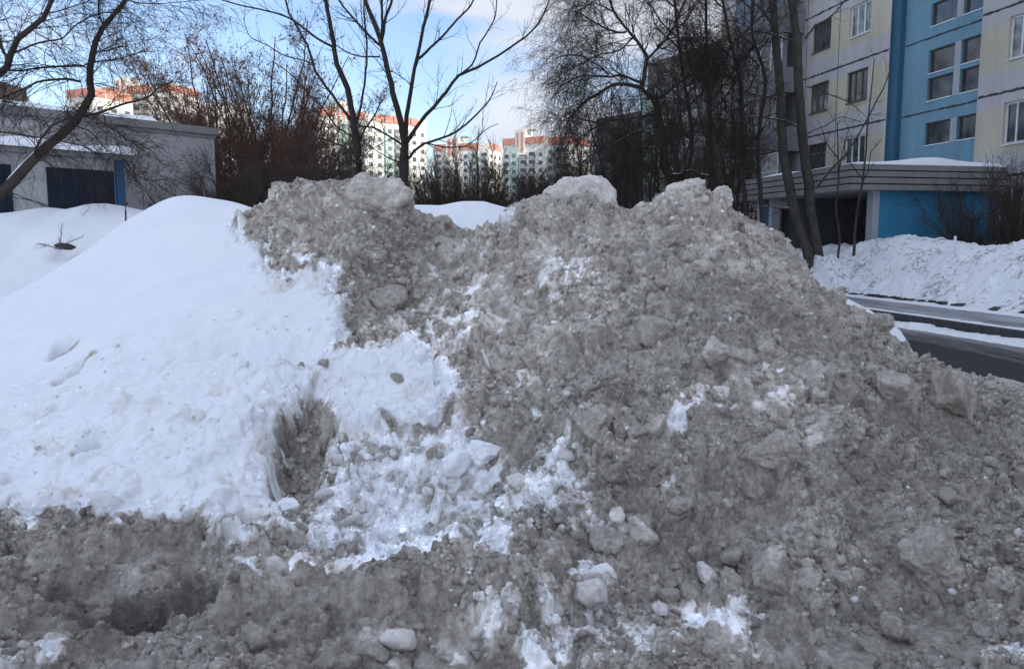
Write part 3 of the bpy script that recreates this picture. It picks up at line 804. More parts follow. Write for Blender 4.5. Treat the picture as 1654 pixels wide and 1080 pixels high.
o = mesh_obj("snow_crumbs", np.concatenate([p[0] for p in parts_]), np.concatenate([p[1] + k for p, k in zip(parts_, off_)]), M_HEAP, smooth=True, attrs={"clean": np.concatenate([p[2] for p in parts_]), "tone": np.concatenate([p[3] for p in parts_])})
tag(o, "fine crumbs of frozen snow sprinkled over the dirty heap", "snow crumbs", kind="stuff")

# ------------------------------------------------------------------ snow banks behind and across the road
def patch(name, x0, x1, y0, y1, res, fn, mat, label, cat, rotated=False, kind=None):
    px_ = np.arange(x0, x1, res); py_ = np.arange(y0, y1, res)
    A, B = np.meshgrid(px_, py_)
    Zp = fn(A, B, px_, py_)
    if rotated:
        P = RO[None, None] + B[..., None] * RE + A[..., None] * RN; Xw, Yw = P[..., 0], P[..., 1]
    else: Xw, Yw = A, B
    n, m = A.shape; id_ = np.arange(n * m).reshape(n, m)
    f = np.stack([id_[:-1, :-1], id_[:-1, 1:], id_[1:, 1:], id_[1:, :-1]], -1).reshape(-1, 4)
    o = mesh_obj(name, np.stack([Xw, Yw, Zp], -1).reshape(-1, 3), f, mat, smooth=True)
    return tag(o, label, cat, kind=kind)
def edge_fade(A, B, x, y, w):
    return np.minimum(np.minimum(smooth01((A - x[0]) / w), smooth01((x[-1] - A) / w)), np.minimum(smooth01((B - y[0]) / w), smooth01((y[-1] - B) / w)))
LB = np.array([at(px, py, 13.0) for px, py in ((-200, 335), (-60, 335), (0, 329), (55, 325), (85, 321), (110, 325), (140, 318), (168, 313), (195, 317), (222, 323), (262, 328), (330, 338), (420, 350))])
def left_bank(A, B, x, y):
    top = np.interp(A, LB[:, 0], LB[:, 2])
    prof = np.where(B < 13, 1 - .52 * smooth01((13.0 - B) / 3.4), 1 - .35 * smooth01((B - 13) / 3))
    h = top * prof + (fbm(x, y, 1.6, 3, np.random.default_rng(61)) * .05 + fbm(x, y, .5, 3, np.random.default_rng(62)) * .016) * smooth01(np.abs(B - 13) / 1.2 + .2)
    for px, py, d in ((104, 396, .14), (24, 400, .08), (60, 372, .05)):
        c = at(px, py, 11.2); h -= d * np.exp(-((A - c[0]) / .13) ** 2 - ((B - 11.2) / .22) ** 2)
    return h * edge_fade(A, B, x, y, 1.0) - .15
patch("snow_bank", -15, -2.8, 8.4, 17.5, .06, left_bank, M_SNOW, "smooth white snow bank in front of the grey garage wall", "snow bank")
BM = np.array([at(px, py, 10.2) for px, py in ((330, 345), (430, 336), (520, 330), (600, 322), (650, 320), (690, 318), (712, 318), (745, 311), (783, 309), (812, 316), (840, 325), (870, 333), (940, 345), (1050, 360))])
def mid_bank(A, B, x, y):
    top = np.interp(A, BM[:, 0], BM[:, 2])
    prof = np.where(B < 10.2, 1 - .5 * smooth01((10.2 - B) / 1.9), 1 - .6 * smooth01((B - 10.2) / 2.5))
    h = top * prof + fbm(x, y, .9, 3, np.random.default_rng(63)) * .02
    return h * edge_fade(A, B, x, y, .7) - .1
patch("snow_mound", -4.6, 2.6, 8.2, 14, .05, mid_bank, M_SNOW, "smooth white mound seen through the saddle of the dirty heap", "snow mound")
SB = at(1400, 520, 7.6)
def side_patch(A, B, x, y):
    top = np.interp(A, [2.2, 2.7, 3.05, 3.3, 3.55, 3.72, 3.85, 5], [.8, 1.14, 1.20, 1.08, .94, .62, .1, 0])
    h = top * np.exp(-(np.abs(B - 7.6) / .75) ** 3) + fbm(x, y, .4, 4, np.random.default_rng(64)) * .012
    return h - .08
patch("snow_ridge", 2.2, 5.0, 6.2, 9.2, .03, side_patch, M_SNOW, "small clean snow ridge showing behind the heap beside the road", "snow ridge")
VB = [(-14, 1.2), (-4, 1.3), (0, 1.42), (3, 1.50), (4.2, 1.42), (5.0, 1.32), (6.0, 1.50), (7.4, 1.66), (8.6, 1.60), (9.7, 1.45), (11.2, 1.36), (12.9, 1.2), (20, 1.0), (40, 1.0)]
def verge(A, B, x, y):
    top = np.interp(B, [v[0] for v in VB], [v[1] for v in VB])
    prof = smooth01(A / 1.7 + .02) * .55 + .45 * np.clip(A / 2.6, 0, 1); prof = np.where(A < 0, 0, prof)
    prof = np.where(A > 2.8, 1 - .35 * smooth01((A - 2.8) / 2), prof)
    rg_ = np.random.default_rng(65)
    h = top * prof + smooth01(A / .5) * (fbm(x, y, .9, 5, rg_, .6) * .05 + np.abs(fbm(x, y, .25, 3, rg_)) * .03)
    for ax, by in ((.15, 8.6), (.75, 8.8), (.45, 8.4)): h = np.maximum(h, 1.12 * np.exp(-(((A - ax) / .75) ** 2 + ((B - by) / .9) ** 2)))
    return h * smooth01((x[-1] - A) / 1.0) + .10 + .02 * fbm(x, y, .2, 2, rg_) - .3 * (1 - smooth01(A / .06 + .001 + .5 * fbm(x, y, .5, 2, rg_) * 0))
patch("snow_bank", -1.2, 7.5, -14, 34, .075, verge, M_SNOW_BANK, "long dirty-topped snow bank between the pavement and the apartment block", "snow bank", rotated=True)
# road surface, raised pavement with dark kerb, in road coordinates
road = mesh_obj("road", [rd(-40, -9.5, -.03), rd(-40, -2.5, -.03), rd(60, -2.5, -.03), rd(60, -9.5, -.03)], [(0, 1, 2, 3)], M_ROAD); tag(road, kind="structure")
def strip(name, n0, n1, z0f, mat, seed, hgt, zb):
    s = np.arange(-20, 45, .08); rg_ = np.random.default_rng(seed)
    wob = np.interp(s, np.arange(-20, 46, .5), rg_.normal(size=132) * .5) + rg_.normal(size=len(s)) * .25
    V = []; 
    for i, a in enumerate(s):
        w = wob[i]
        V += [rd(a, n0 + .05 * w, zb), rd(a, n0 + .10 + .06 * w, z0f + hgt * abs(w)), rd(a, n1 - .1 + .05 * w, z0f + hgt * .6 * abs(w)), rd(a, n1, zb)]
    f = []
    for i in range(len(s) - 1):
        for k in range(3): f.append((4 * i + k, 4 * i + k + 1, 4 * i + k + 5, 4 * i + k + 4))
    return mesh_obj(name, V, f, mat, smooth=True)
m_ = MB(); m_.box(-2.66, -2.50, -20, 45, -.05, .125, lambda n, s, z: rd(s, n, z)); k_ = m_.build("kerb", M_KERB); tag(k_, kind="structure")
m_ = MB(); m_.box(-2.496, .4, -20, 45, -.05, .10, lambda n, s, z: rd(s, n, z)); k_ = m_.build("pavement", M_PAVE); tag(k_, kind="structure")
o = strip("slush", -2.48, -2.12, .112, M_SNOW, 1, .05, .05); tag(o, kind="structure")
o = strip("slush", -3.35, -2.72, -.01, white_snow_mat("kerb_slush", .8, 3.0, .5), 2, .11, -.04); tag(o, kind="structure")
o = strip("slush", -.45, .35, .112, M_SNOW, 3, .05, .05); tag(o, kind="structure")
# dark kerb stones at the foot of the verge
m_ = MB()
_r = random.Random(12); a = -6.0
while a < 9.0:
    l = _r.uniform(.06, .22); dens = .8 if (4.2 < a < 6.0 or 1.9 < a < 3.6 or -2.2 < a < -.6) else .22
    if _r.random() < dens:
        p = _r.uniform(-.03, .05); m_.hexa([rd(a + x_ + _r.uniform(-.03, .03), p + n_ + _r.uniform(-.02, .02), z_ + (_r.uniform(-.035, .03) if z_ > .1 else 0)) for z_ in (.08, .175) for x_, n_ in ((0, 0), (l, 0), (l, .22), (0, .22))])
    a += l * .8
k_ = m_.build("kerb", M_KERB); tag(k_, kind="structure")

exec_marker = 1
# ------------------------------------------------------------------ apartment block on the right
FE = np.array([-.19612, .98058]); FN = np.array([-.98058, -.19612])   # along the front (away), out of the front
FO = np.array([16.5, 28.0])
def fp(s, z, d=0.0):
    p = FO + FE * s + FN * d
    return (p[0], p[1], z)
def stained(name, col, var=.10):
    m, nt, b = new_mat(name)
    pos = geo_pos(nt)
    mp = nt.nodes.new("ShaderNodeMapping"); mp.inputs["Scale"].default_value = (1.3, 1.3, .35); nt.links.new(pos, mp.inputs["Vector"])
    n1 = noise_node(nt, .9, 8, .65, mp.outputs["Vector"]); n2 = noise_node(nt, 45, 3, .6, pos)
    a = ramp(nt, n1.outputs["Fac"], .3, .7, tuple(c * (1 - 2 * var) for c in col) + (1,), tuple(c * (1 + var) for c in col) + (1,))
    g = ramp(nt, n2.outputs["Fac"], .3, .7, (.88, .88, .88, 1), (1.08, 1.08, 1.08, 1))
    c = mixc(nt, 1, a.outputs["Color"], g.outputs["Color"], 'MULTIPLY')
    nt.links.new(c, b.inputs["Base Color"]); b.inputs["Roughness"].default_value = .9; b.inputs["Specular IOR Level"].default_value = .2
    bp = nt.nodes.new("ShaderNodeBump"); bp.inputs["Strength"].default_value = .3; bp.inputs["Distance"].default_value = .01
    nt.links.new(n2.outputs["Fac"], bp.inputs["Height"]); nt.links.new(bp.outputs["Normal"], b.inputs["Normal"])
    return m
M_GREY = stained("grey_white_panel", (.46, .45, .46)); M_YEL = stained("cream_panel", (.49, .46, .365)); M_BLUE = stained("blue_panel", (.17, .31, .395))
M_DBLUE = stained("dark_blue_edge", (.05, .13, .20)); M_JOINT = simple_mat("sealed_joint", (.045, .045, .05), .8, .4, 6)
M_CONC = stained("weathered_concrete", (.27, .265, .26)); M_VBLUE = stained("bright_blue_plaster", (.06, .25, .42), .06)
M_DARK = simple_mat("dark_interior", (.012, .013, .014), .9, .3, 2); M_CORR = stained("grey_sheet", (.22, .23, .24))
M_WOOD = simple_mat("old_brown_frame", (.10, .08, .065), .6, .3, 10); M_PVC = simple_mat("white_frame", (.68, .69, .70), .4, .05, 3); M_LINTEL = stained("pale_infill", (.40, .42, .45))
def glass_mat(name, col=(.035, .04, .045), curtain=0.0):
    m, nt, b = new_mat(name)
    pos = geo_pos(nt); n = noise_node(nt, 1.7, 3, .5, pos)
    r = ramp(nt, n.outputs["Fac"], .4, .65, col + (1,), tuple(c * 2.6 + curtain for c in col) + (1,))
    nt.links.new(r.outputs["Color"], b.inputs["Base Color"]); b.inputs["Roughness"].default_value = .06; b.inputs["Specular IOR Level"].default_value = .6
    return m
M_GLASS = glass_mat("window_glass"); M_GLASS_C = glass_mat("window_glass_curtained", (.09, .095, .10), .10)

apt = empty("apartment_building", fp(0, 0)); apt.location = (FO[0], FO[1], 0)
tag(apt, "panel apartment block in cream, grey and blue with a canopied entrance", "building")
APT_L = Vector((FO[0], FO[1], 0))
def ap(s, z, d=0.0):
    q = fp(s, z, d); return (q[0] - FO[0], q[1] - FO[1], q[2])
def apb(s, d, z): return ap(s, z, d)
Hh = 28.0
wins = []   # s0,s1,z0,z1,d (wall offset), style
for k in range(9):
    zb = 2.1 + 2.78 * k - .0
    if zb + 1.3 > Hh - .5: break
    for (a, b) in ((7.25, 8.75), (10.12, 11.66)): wins.append((a, b, zb + .03, zb + 1.35, 0, 'old'))
    wins.append((-1.70, -.25, zb + .0, zb + 1.38, 0, 'pvc'))
    for (a, b) in ((-5.2, -3.7), (-9.0, -7.5), (-12.5, -11.0), (-18.5, -17), (-22, -20.5), (-26, -24.5), (-30, -28.5)): wins.append((a, b, zb, zb + 1.35, 0, 'far'))
    for (a, b) in ((18.3, 19.8),): wins.append((a, b, zb, zb + 1.35, 0, 'old'))
for k in range(9):
    z0 = 7.0 + 2.78 * k - 2.78
    if k > 0 and z0 + 2 < Hh:
        for (a, b) in ((2.65, 4.02), (1.06, 2.30)):
            wins.append((a, b, z0, z0 + .88, -.35, 'stair')); wins.append((a, b, z0 + 1.03, z0 + 1.93, -.35, 'stair'))
for (a, b) in ((2.65, 4.02), (1.06, 2.30)): wins.append((a, b, 5.32, 6.2, -.35, 'stair'))
def bands(s, z):
    """0 grey, 1 yellow"""
    f = (z - 6.62) / 2.78; f -= math.floor(f)
    near = (-2.3 < s < 1.0) or (s > 5.9)
    return 1 if (.26 < f < .83 and near) else 0
def wall_part(name, s0, s1, z0, z1, d, mats, cut_z, matf):
    m = MB(); ops = [w for w in wins if abs(w[4] - d) < .01 and w[0] > s0 and w[1] < s1]
    S = sorted(set([s0, s1] + [w[0] for w in ops] + [w[1] for w in ops])); Zs = sorted(set([z0, z1] + [round(v, 4) for w in ops for v in w[2:4]] + [c for c in cut_z if z0 < c < z1]))
    for a, b in zip(S[:-1], S[1:]):
        for c, e in zip(Zs[:-1], Zs[1:]):
            ms, mz = (a + b) / 2, (c + e) / 2
            if any(w[0] < ms < w[1] and w[2] < mz < w[3] for w in ops): continue
            m.quad(ap(b, c, d), ap(a, c, d), ap(a, e, d), ap(b, e, d), matf(ms, mz))
    for w in ops:
        a, b, c, e = w[:4]; r = d - .16; k = matf((a + b) / 2, (c + e) / 2 + 0)
        m.quad(ap(a, c, d), ap(a, c, r), ap(a, e, r), ap(a, e, d), k); m.quad(ap(b, c, r), ap(b, c, d), ap(b, e, d), ap(b, e, r), k)
        m.quad(ap(a, e, r), ap(b, e, r), ap(b, e, d), ap(a, e, d), k); m.quad(ap(b, c, r), ap(a, c, r), ap(a, c, d), ap(b, c, d), k)
    return m.build(name, parent=apt, mats=mats)
cz = [6.62 - 2.78 * 3 + 2.78 * k + o_ for k in range(12) for o_ in (.26 * 2.78, .83 * 2.78)]
GY = [M_GREY, M_YEL]
wall_part("wall", 5.9, 21.4, -.1, Hh, 0, GY, cz, lambda s, z: bands(s, z) if not (12 < s < 17.6) else 0)
wall_part("wall", -62, .98, -.1, Hh, 0, GY, cz, lambda s, z: bands(s, z))
wall_part("stairwell_wall", .98, 5.9, -.1, Hh, -.35, [M_BLUE], [], lambda s, z: 0)
m = MB()
m.quad(ap(5.9, -.1, 0), ap(5.9, -.1, -.35), ap(5.9, Hh, -.35), ap(5.9, Hh, 0)); m.quad(ap(.98, -.1, -.35), ap(.98, -.1, 0), ap(.98, Hh, 0), ap(.98, Hh, -.35))
m.box(5.45, 5.897, -.347, -.12, -.1, Hh, apb); m.build("corner_edge", M_DBLUE, apt)
m = MB(); m.box(-62, 21.4, -13, -.75, -.1, Hh - .01, apb)
m.build("gable_wall", M_GREY, apt)
m = MB(); m.box(-62.3, 21.6, -13.3, .12, Hh, Hh + .5, apb); m.build("roof", M_CONC, apt)
# sealed joints: ragged dark lines
def joint_line(m, s0, s1, z, d, w=.05):
    n = int((s1 - s0) / .12); rgj = random.Random(int(s0 * 100 + z * 10)); pr = None
    for i in range(n + 1):
        s = s0 + (s1 - s0) * i / n; c = z + rgj.uniform(-.012, .012); h = w * rgj.uniform(.5, 1.1)
        cur = (s, c - h, c + h)
        if pr: m.quad(ap(cur[0], cur[1], d), ap(pr[0], pr[1], d), ap(pr[0], pr[2], d), ap(cur[0], cur[2], d))
        pr = cur
for k in range(8):
    z = 6.62 + 2.78 * (k - 1)
    for a_ in ((5.95, 21.3, z, .004), (-61, .95, z, .004), (1.0, 5.43, z, -.345, .04)):
        m = MB(); joint_line(m, *a_); m.build("panel_joint", M_JOINT, apt)
for s in (9.45, 12.1, 17.7, -2.6, -6.4): m = MB(); m.box(s - .02, s + .02, 0, .003, 0, Hh, apb); m.build("panel_joint", M_JOINT, apt)
m = MB(); 
for k in range(0, 8):
    z0 = 7.0 + 2.78 * k - 2.78
    m.box(2.32, 2.63, -.347, -.342, (5.32 if k == 0 else z0), (6.2 if k == 0 else z0 + 1.93), apb)
m.build("infill_panel", M_LINTEL, apt)
rgw = random.Random(5)
n_w = 0
for (a, b, c, e, d, st) in sorted(wins, key=lambda w: abs(w[0] - 4) + max(0, w[2] - 10)):
    n_w += 1
    if n_w > 99: break
    r = d - .15; fm = {'old': rgw.choice([M_WOOD, M_PVC, M_PVC]), 'pvc': M_PVC, 'far': M_PVC, 'stair': M_WOOD}[st]
    t = .07 if st != 'stair' else .05; m = MB()
    m.box(a, b, r, r + .06, c, c + t, apb); m.box(a, b, r, r + .06, e - t, e, apb)
    m.box(a, a + t, r, r + .06, c + t, e - t, apb); m.box(b - t, b, r, r + .06, c + t, e - t, apb)
    if st != 'stair':
        mid = a + (b - a) * .36
        m.box(mid - .04, mid + .04, r, r + .055, c + t, e - t, apb)
        m.box(mid + (b - mid) * .5 - .03, mid + (b - mid) * .5 + .03, r, r + .052, c + t, e - t, apb)
        m.box(a + .02, b - .02, r + .06, d + .06, c - .04, c - .004, apb)
    f = m.build("window", fm, apt)
    m = MB(); m.quad(ap(b - .01, c + .01, r + .02), ap(a + .01, c + .01, r + .02), ap(a + .01, e - .01, r + .02), ap(b - .01, e - .01, r + .02))
    m.build("pane", rgw.choice([M_GLASS, M_GLASS_C]) if st != 'stair' else M_GLASS, f)
    if st in ('stair', 'pvc'):
        m = MB(); m.box(a + .02, b - .02, d - .07, d + .03, c + .002, c + .03, apb); m.build("sill", M_SNOW if st == 'stair' else M_LINTEL, f)
# stacked loggias toward the far end
for k in range(8):
    z = .6 + 2.78 * k; m = MB()
    m.box(12.3, 17.4, .003, 1.15, z - .12, z, apb); m.box(12.3, 17.4, 1.1, 1.16, z, z + 1.05, apb)
    m.box(12.3, 12.36, .003, 1.1, z, z + 1.05, apb); m.box(17.34, 17.4, .003, 1.1, z, z + 2.6, apb); m.box(12.3, 12.34, .9, 1.1, z + 1.05, z + 2.6, apb)
    lg = m.build("loggia", M_CORR, apt)
    m = MB()
    for q in range(5): m.box(12.4 + q * 1.0, 12.46 + q * 1.0, 1.08, 1.13, z + 1.05, z + 2.62, apb)
    m.box(12.36, 17.34, 1.08, 1.13, z + 1.7, z + 1.75, apb); m.box(12.36, 17.34, 1.08, 1.13, z + 2.55, z + 2.62, apb)
    m.build("glazing_frame", M_PVC if k % 2 else M_WOOD, lg)
    m = MB(); m.quad(ap(17.3, z + 1.05, 1.1), ap(12.36, z + 1.05, 1.1), ap(12.36, z + 2.55, 1.1), ap(17.3, z + 2.55, 1.1)); m.build("pane", M_GLASS, lg)
# entrance canopy: banded concrete fascia, level front end and a long side running away
CX = 5.84   # how far it stands out
s_c0, s_c1 = -.6, 6.9
can = MB()
for k in range(4):
    z0 = 3.30 + .215 * k; ex = .0 if k % 2 == 0 else .0
    can.box(s_c0, s_c1, -.0 + .005, CX, z0, z0 + .175, apb)
cano = can.build("canopy", M_CONC, apt)
m = MB(); m.box(s_c0 + .12, s_c1 - .12, .006, CX - .12, 3.32, 4.10, apb); m.build("canopy_recess", M_DARK, cano)  # near-black core: shade in the gaps between the slabs, put in as colour
def canopy_snow():
    a = np.arange(0, 1.001, .025); b = np.arange(0, 1.001, .05); rg_ = np.random.default_rng(9); V = []; 
    G = noise2(a, b, .15, rg_) 
    for j, bb in enumerate(b):
        for i, aa in enumerate(a):
            e = min(smooth01(aa / .03), smooth01((1 - aa) / .03), smooth01(bb / .05), smooth01((1 - bb) / .03))
            s = s_c0 + (s_c1 - s_c0) * aa; d = .02 + (CX - .0) * bb
            V.append(ap(s, 4.118 + float(e) * (.08 + .03 * G[j, i] + .20 * math.exp(-((aa - .03) / .35) ** 2 - ((bb - .42) / .28) ** 2)), d))
    n = len(a); F_ = [(j * n + i, j * n + i + 1, (j + 1) * n + i + 1, (j + 1) * n + i) for j in range(len(b) - 1) for i in range(n - 1)]
    mesh_obj("roof_snow", V, F_, M_SNOW, cano, True)
canopy_snow()
m = MB(); m.box(-.25, -.05, .006, 4.55, -.1, 3.297, apb); m.build("entrance_wall", M_VBLUE, apt)
m = MB(); m.box(-.30, .0, 4.552, 4.80, -.1, 3.297, apb)
m.build("pillar", M_LINTEL, apt)
m = MB(); m.box(.02, 5.4, .9, 1.05, -.1, 3.29, apb); m.box(5.4, 5.6, .9, 4.4, -.1, 3.29, apb); m.build("porch_wall", M_CORR, apt)
m = MB(); m.box(1.4, 2.5, 1.052, 1.10, -.1, 2.1, apb); m.build("entrance_door", M_DARK, apt)
m = MB(); m.box(4.9, 5.15, 5.2, 5.5, -.1, 3.297, apb); m.box(5.9, 6.1, 5.2, 5.5, -.1, 3.297, apb); m.build("column", M_LINTEL, apt)
m = MB(); m.box(5.152, 5.898, 5.25, 5.45, -.1, 3.29, apb); m.build("column_panel", M_DBLUE, apt)
m = MB()
for k in range(34): m.box(.30, .325, 4.75 - .1 * k, 4.77 - .1 * k, -.1, 2.1, apb)
m.box(.29, .335, 1.3, 4.8, 2.1, 2.15, apb); m.box(.29, .335, 1.3, 4.8, .3, .34, apb); m.build("porch_grille", M_DARK, apt)

# ------------------------------------------------------------------ grey garage / substation on the left
gc = np.array([-11.6, 32.0]); gd = np.array([-5.1, -5.8]); gd = gd / np.linalg.norm(gd); gn = np.array([gd[1], -gd[0]]); gn = gn if gn[1] < 0 else -gn
gar = empty("garage_building", (gc[0], gc[1], 0)); tag(gar, "low flat-roofed grey rendered garage with dark blue doors and snow on its roof", "garage")
def gp(a, d, z): q = gd * a + gn * d; return (q[0], q[1], z)
M_REND = stained("grey_render", (.42, .42, .42), .06); M_NAVY = simple_mat("navy_door", (.006, .013, .026), .5, .25, 2)
M_BLUEP = stained("blue_paint", (.03, .10, .20), .08)
m = MB(); m.box(0, 16, -12, 0, -.1, 5.75, gp); m.build("wall", M_REND, gar)
m = MB(); m.box(-.12, 16.2, -12.1, .12, 5.752, 6.02, gp); m.box(-.06, 16.1, -12.1, .05, 5.62, 5.75, gp); m.build("parapet", M_CONC, gar)
def slab_snow(name, a0, a1, d0, d1, z, h, parent, P, seed, hump=None):
    a = np.linspace(0, 1, 90); b = np.linspace(0, 1, 26); G = noise2(a, b, .09, np.random.default_rng(seed)); V = []
    for j, bb in enumerate(b):
        for i, aa in enumerate(a):
            e = (smooth01(aa / .02) * smooth01((1 - aa) / .02) * smooth01(bb / .06) * smooth01((1 - bb) / .06)) ** .5
            V.append(P(a0 + (a1 - a0) * aa, d0 + (d1 - d0) * bb, z + float(e) * h * (1 + .18 * G[j, i])))
    n = len(a); F_ = [(j * n + i, j * n + i + 1, (j + 1) * n + i + 1, (j + 1) * n + i) for j in range(len(b) - 1) for i in range(n - 1)]
    return mesh_obj(name, V, F_, M_SNOW, parent, True)
slab_snow("roof_snow", 1.9, 16, -11, -.15, 6.024, .26, gar, gp, 3); slab_snow("roof_snow", -.1, 2.0, -11, .06, 6.024, .06, gar, gp, 4)
# annex in front with snowy roof, navy doors and a blue end wall
A0 = np.array(at(199, 300, 26.2)[:2]) - gc; a0 = float(A0 @ gd); d0 = float(A0 @ gn)
m = MB(); m.box(a0 + .25, a0 + 9, .003, d0, -.1, 4.20, gp); m.build("annex_wall", M_REND, gar)
m = MB(); m.box(a0, a0 + .247, .003, d0 + .15, -.1, 4.20, gp); m.build("annex_end_wall", M_BLUEP, gar)
m = MB(); m.box(a0 - .25, a0 + 9.1, .006, d0 + .35, 4.203, 4.36, gp); rf = m.build("annex_roof", M_CONC, gar)
slab_snow("roof_snow", a0 - .4, a0 + 9.2, .01, d0 + .5, 4.355, .24, rf, gp, 5)
for da in (.30, 4.2 - 1.0):
    m = MB(); m.box(a0 + da, a0 + da + 1.95, d0 + .01, d0 + .06, -.1, 3.85, gp); dr = m.build("door", M_NAVY, gar)
    m = MB()
    for k in range(4): m.box(a0 + da + .45 * k + .15, a0 + da + .45 * k + .17, d0 + .06, d0 + .075, 0, 3.8, gp)
    m.build("door_seam", M_DARK, dr)

# ------------------------------------------------------------------ distant apartment towers
M_TW = simple_mat("tower_white", (.62, .62, .58), .9, .08, .1); M_TM = simple_mat("tower_mint", (.36, .48, .42), .9, .08, .1); M_TO = simple_mat("tower_orange", (.46, .22, .17), .9, .08, .1)
M_TWIN = simple_mat("tower_window", (.10, .12, .14), .3, .5, .15); M_TBAL = simple_mat("tower_balcony", (.30, .31, .31), .8, .2, .2); M_TDK = simple_mat("far_dark_wall", (.045, .04, .038), .9, .2, .2); M_TBR = simple_mat("far_brown_wall", (.16, .14, .13), .9, .1, .2)  # brown far wall: the shade on these blocks is put into its colour
def tower(p0, p1, depth, top, label, seed, steps=(), orange=True, box=None, wall=None, floors=None, group=None):
    """front runs from p0 to p1 (world XY); each vertical bay has windows or balconies"""
    p0 = np.array(p0); p1 = np.array(p1); L_ = np.linalg.norm(p1 - p0); e = (p1 - p0) / L_; n = np.array([e[1], -e[0]])
    root = empty("apartment_tower", (p0[0], p0[1], 0)); tag(root, label, "apartment tower", group)
    P = lambda a, d, z: ((e * a + n * d)[0], (e * a + n * d)[1], z)
    r_ = random.Random(seed); m = MB(); m.box(0, L_, -depth, 0, -.5, top, P); m.build("wall", wall or M_TW, root)
    fl = 2.8; nf = int(top / fl) - 1; nb = max(3, int(L_ / 3.4)); bw = L_ / nb
    wm = MB(); bm_ = MB(); mm = MB()
    for i in range(nb):
        t = (i * 7 + seed) % 5; off = 0
        if t in (1,):
            mm.box(i * bw + .1, (i + 1) * bw - .1, .01, .9, .5, top - 3.2, P); off = .9
        for k in range(nf):
            z = 1.0 + k * fl; c = (i + .5) * bw
            if t in (0, 3): bm_.box(c - 1.3, c + 1.3, off + .02, off + 1.3, z - .3, z + .7, P); wm.box(c - 1.2, c + 1.2, off + .005, off + .08, z + .75, z + 2.1, P)
            else: wm.box(c - .75, c + .75, off + .01, off + .06, z + .3, z + 1.7, P)
    wm.build("windows", M_TWIN, root)["kind"] = "stuff"; bm_.build("balconies", M_TBAL, root)["kind"] = "stuff"; mm.build("bay", M_TM, root)
    m = MB()
    nd = max(1, int(depth / 3.6))
    for side in (-.06, L_ + .0):
        for k in range(nf):
            for j in range(nd): m.box(side, side + .06, -(j + .75) * depth / nd, -(j + .35) * depth / nd, 1.3 + k * fl, 2.8 + k * fl, P)
    m.build("side_windows", M_TWIN, root)["kind"] = "stuff"
    if orange:
        k = 0
        while k * bw < L_ - .1:
            m = MB()
            if k % 6 != 5:
                m.box(k * bw + .25, min((k + 1) * bw - .25, L_), .05, .55, top - 2.2, top + .2, P); m.build("parapet_band", M_TO, root)
            k += 1
        for j in range(nd): m = MB(); m.box(L_ + .02, L_ + .3, -(j + .95) * depth / nd, -(j + .05) * depth / nd, top - 2.2, top + .2, P); m.build("parapet_band", M_TO, root)
    for (a, w_) in (box or ()):
        m = MB(); m.box(a, a + w_, -6, .6, top - 6 if orange else top, top + 3.0, P); bx = m.build("lift_house", M_TW, root)
        m = MB(); m.box(a + w_ * .18, a + w_ * .38, .62, .7, top - 5, top + 2, P); m.box(a + w_ * .62, a + w_ * .82, .62, .7, top - 5, top + 2, P); m.build("stripe", M_TO, bx)
        m = MB(); m.box(a + w_ + .4, a + w_ + 3.5, -4, -1, top + 2.6, top + 3.1, P); m.build("vent_cap", M_TBAL, bx)
    return root
def g(px, Y): return ((px - 827) / F_PX * Y, Y)
tower(g(520, 258), g(692, 285), 14, 43.5, "long white and mint tower block behind the two central trees", 2, box=((6, 4),))
tower(g(703, 330), g(790, 322), 14, 40.5, "white tower block with orange parapet left of the gap", 3, box=((5.5, 5.5),))
tower(g(812, 300), g(893, 290), 14, 39.0, "white tower block with striped lift house right of the gap", 4, box=((5.5, 4),))
tower(g(884, 286), g(918, 281), 14, 37.5, "mint and white tower wing partly behind the weeping tree", 6)
tower(g(128, 250), g(166, 245), 14, 47.0, "small orange-topped tower seen over the garage roof", 5)
tower(g(182, 270), g(290, 262), 14, 51.5, "wide orange and white tower behind the left thicket", 7, box=((6, 4.5),))
tower(g(300, 228), g(410, 232), 14, 40.0, "pale tower block glimpsed through the reddish thicket", 8, orange=False)
tower(g(-160, 120), g(18, 118), 6, 24.5, "dark building at the left edge above the garage roof", 9, orange=False, wall=M_TDK)
tower(g(960, 110), g(1046, 102), 12, 18.0, "brown apartment block coloured as shaded, low behind the weeping tree", 10, orange=False, wall=M_TBR)
tower(g(1040, 98), g(1180, 84), 12, 22.5, "grey apartment block coloured as shaded, beside the near panel building", 11, orange=False, wall=M_TBR)

# ------------------------------------------------------------------ trees
def bark(name, col, var=.3, scale=6):
    m, nt, b = new_mat(name)
    pos = geo_pos(nt); mp = nt.nodes.new("ShaderNodeMapping"); mp.inputs["Scale"].default_value = (1, 1, .35); nt.links.new(pos, mp.inputs["Vector"])
    n = noise_node(nt, scale, 6, .7, mp.outputs["Vector"])
    r = ramp(nt, n.outputs["Fac"], .3, .7, tuple(c * (1 - var) for c in col) + (1,), tuple(c * (1 + var) for c in col) + (1,))
    nt.links.new(r.outputs["Color"], b.inputs["Base Color"]); b.inputs["Roughness"].default_value = .9; b.inputs["Specular IOR Level"].default_value = .15
    n2 = noise_node(nt, 40, 4, .7, mp.outputs["Vector"]); bp = nt.nodes.new("ShaderNodeBump"); bp.inputs["Strength"].default_value = .6; bp.inputs["Distance"].default_value = .02
    nt.links.new(n2.outputs["Fac"], bp.inputs["Height"]); nt.links.new(bp.outputs["Normal"], b.inputs["Normal"])
    return m
B_DARK = bark("dark_bark", (.045, .038, .033)); B_RED = bark("reddish_twigs", (.17, .10, .075)); B_GREY = bark("grey_aspen_bark", (.075, .07, .06), .4, 9)
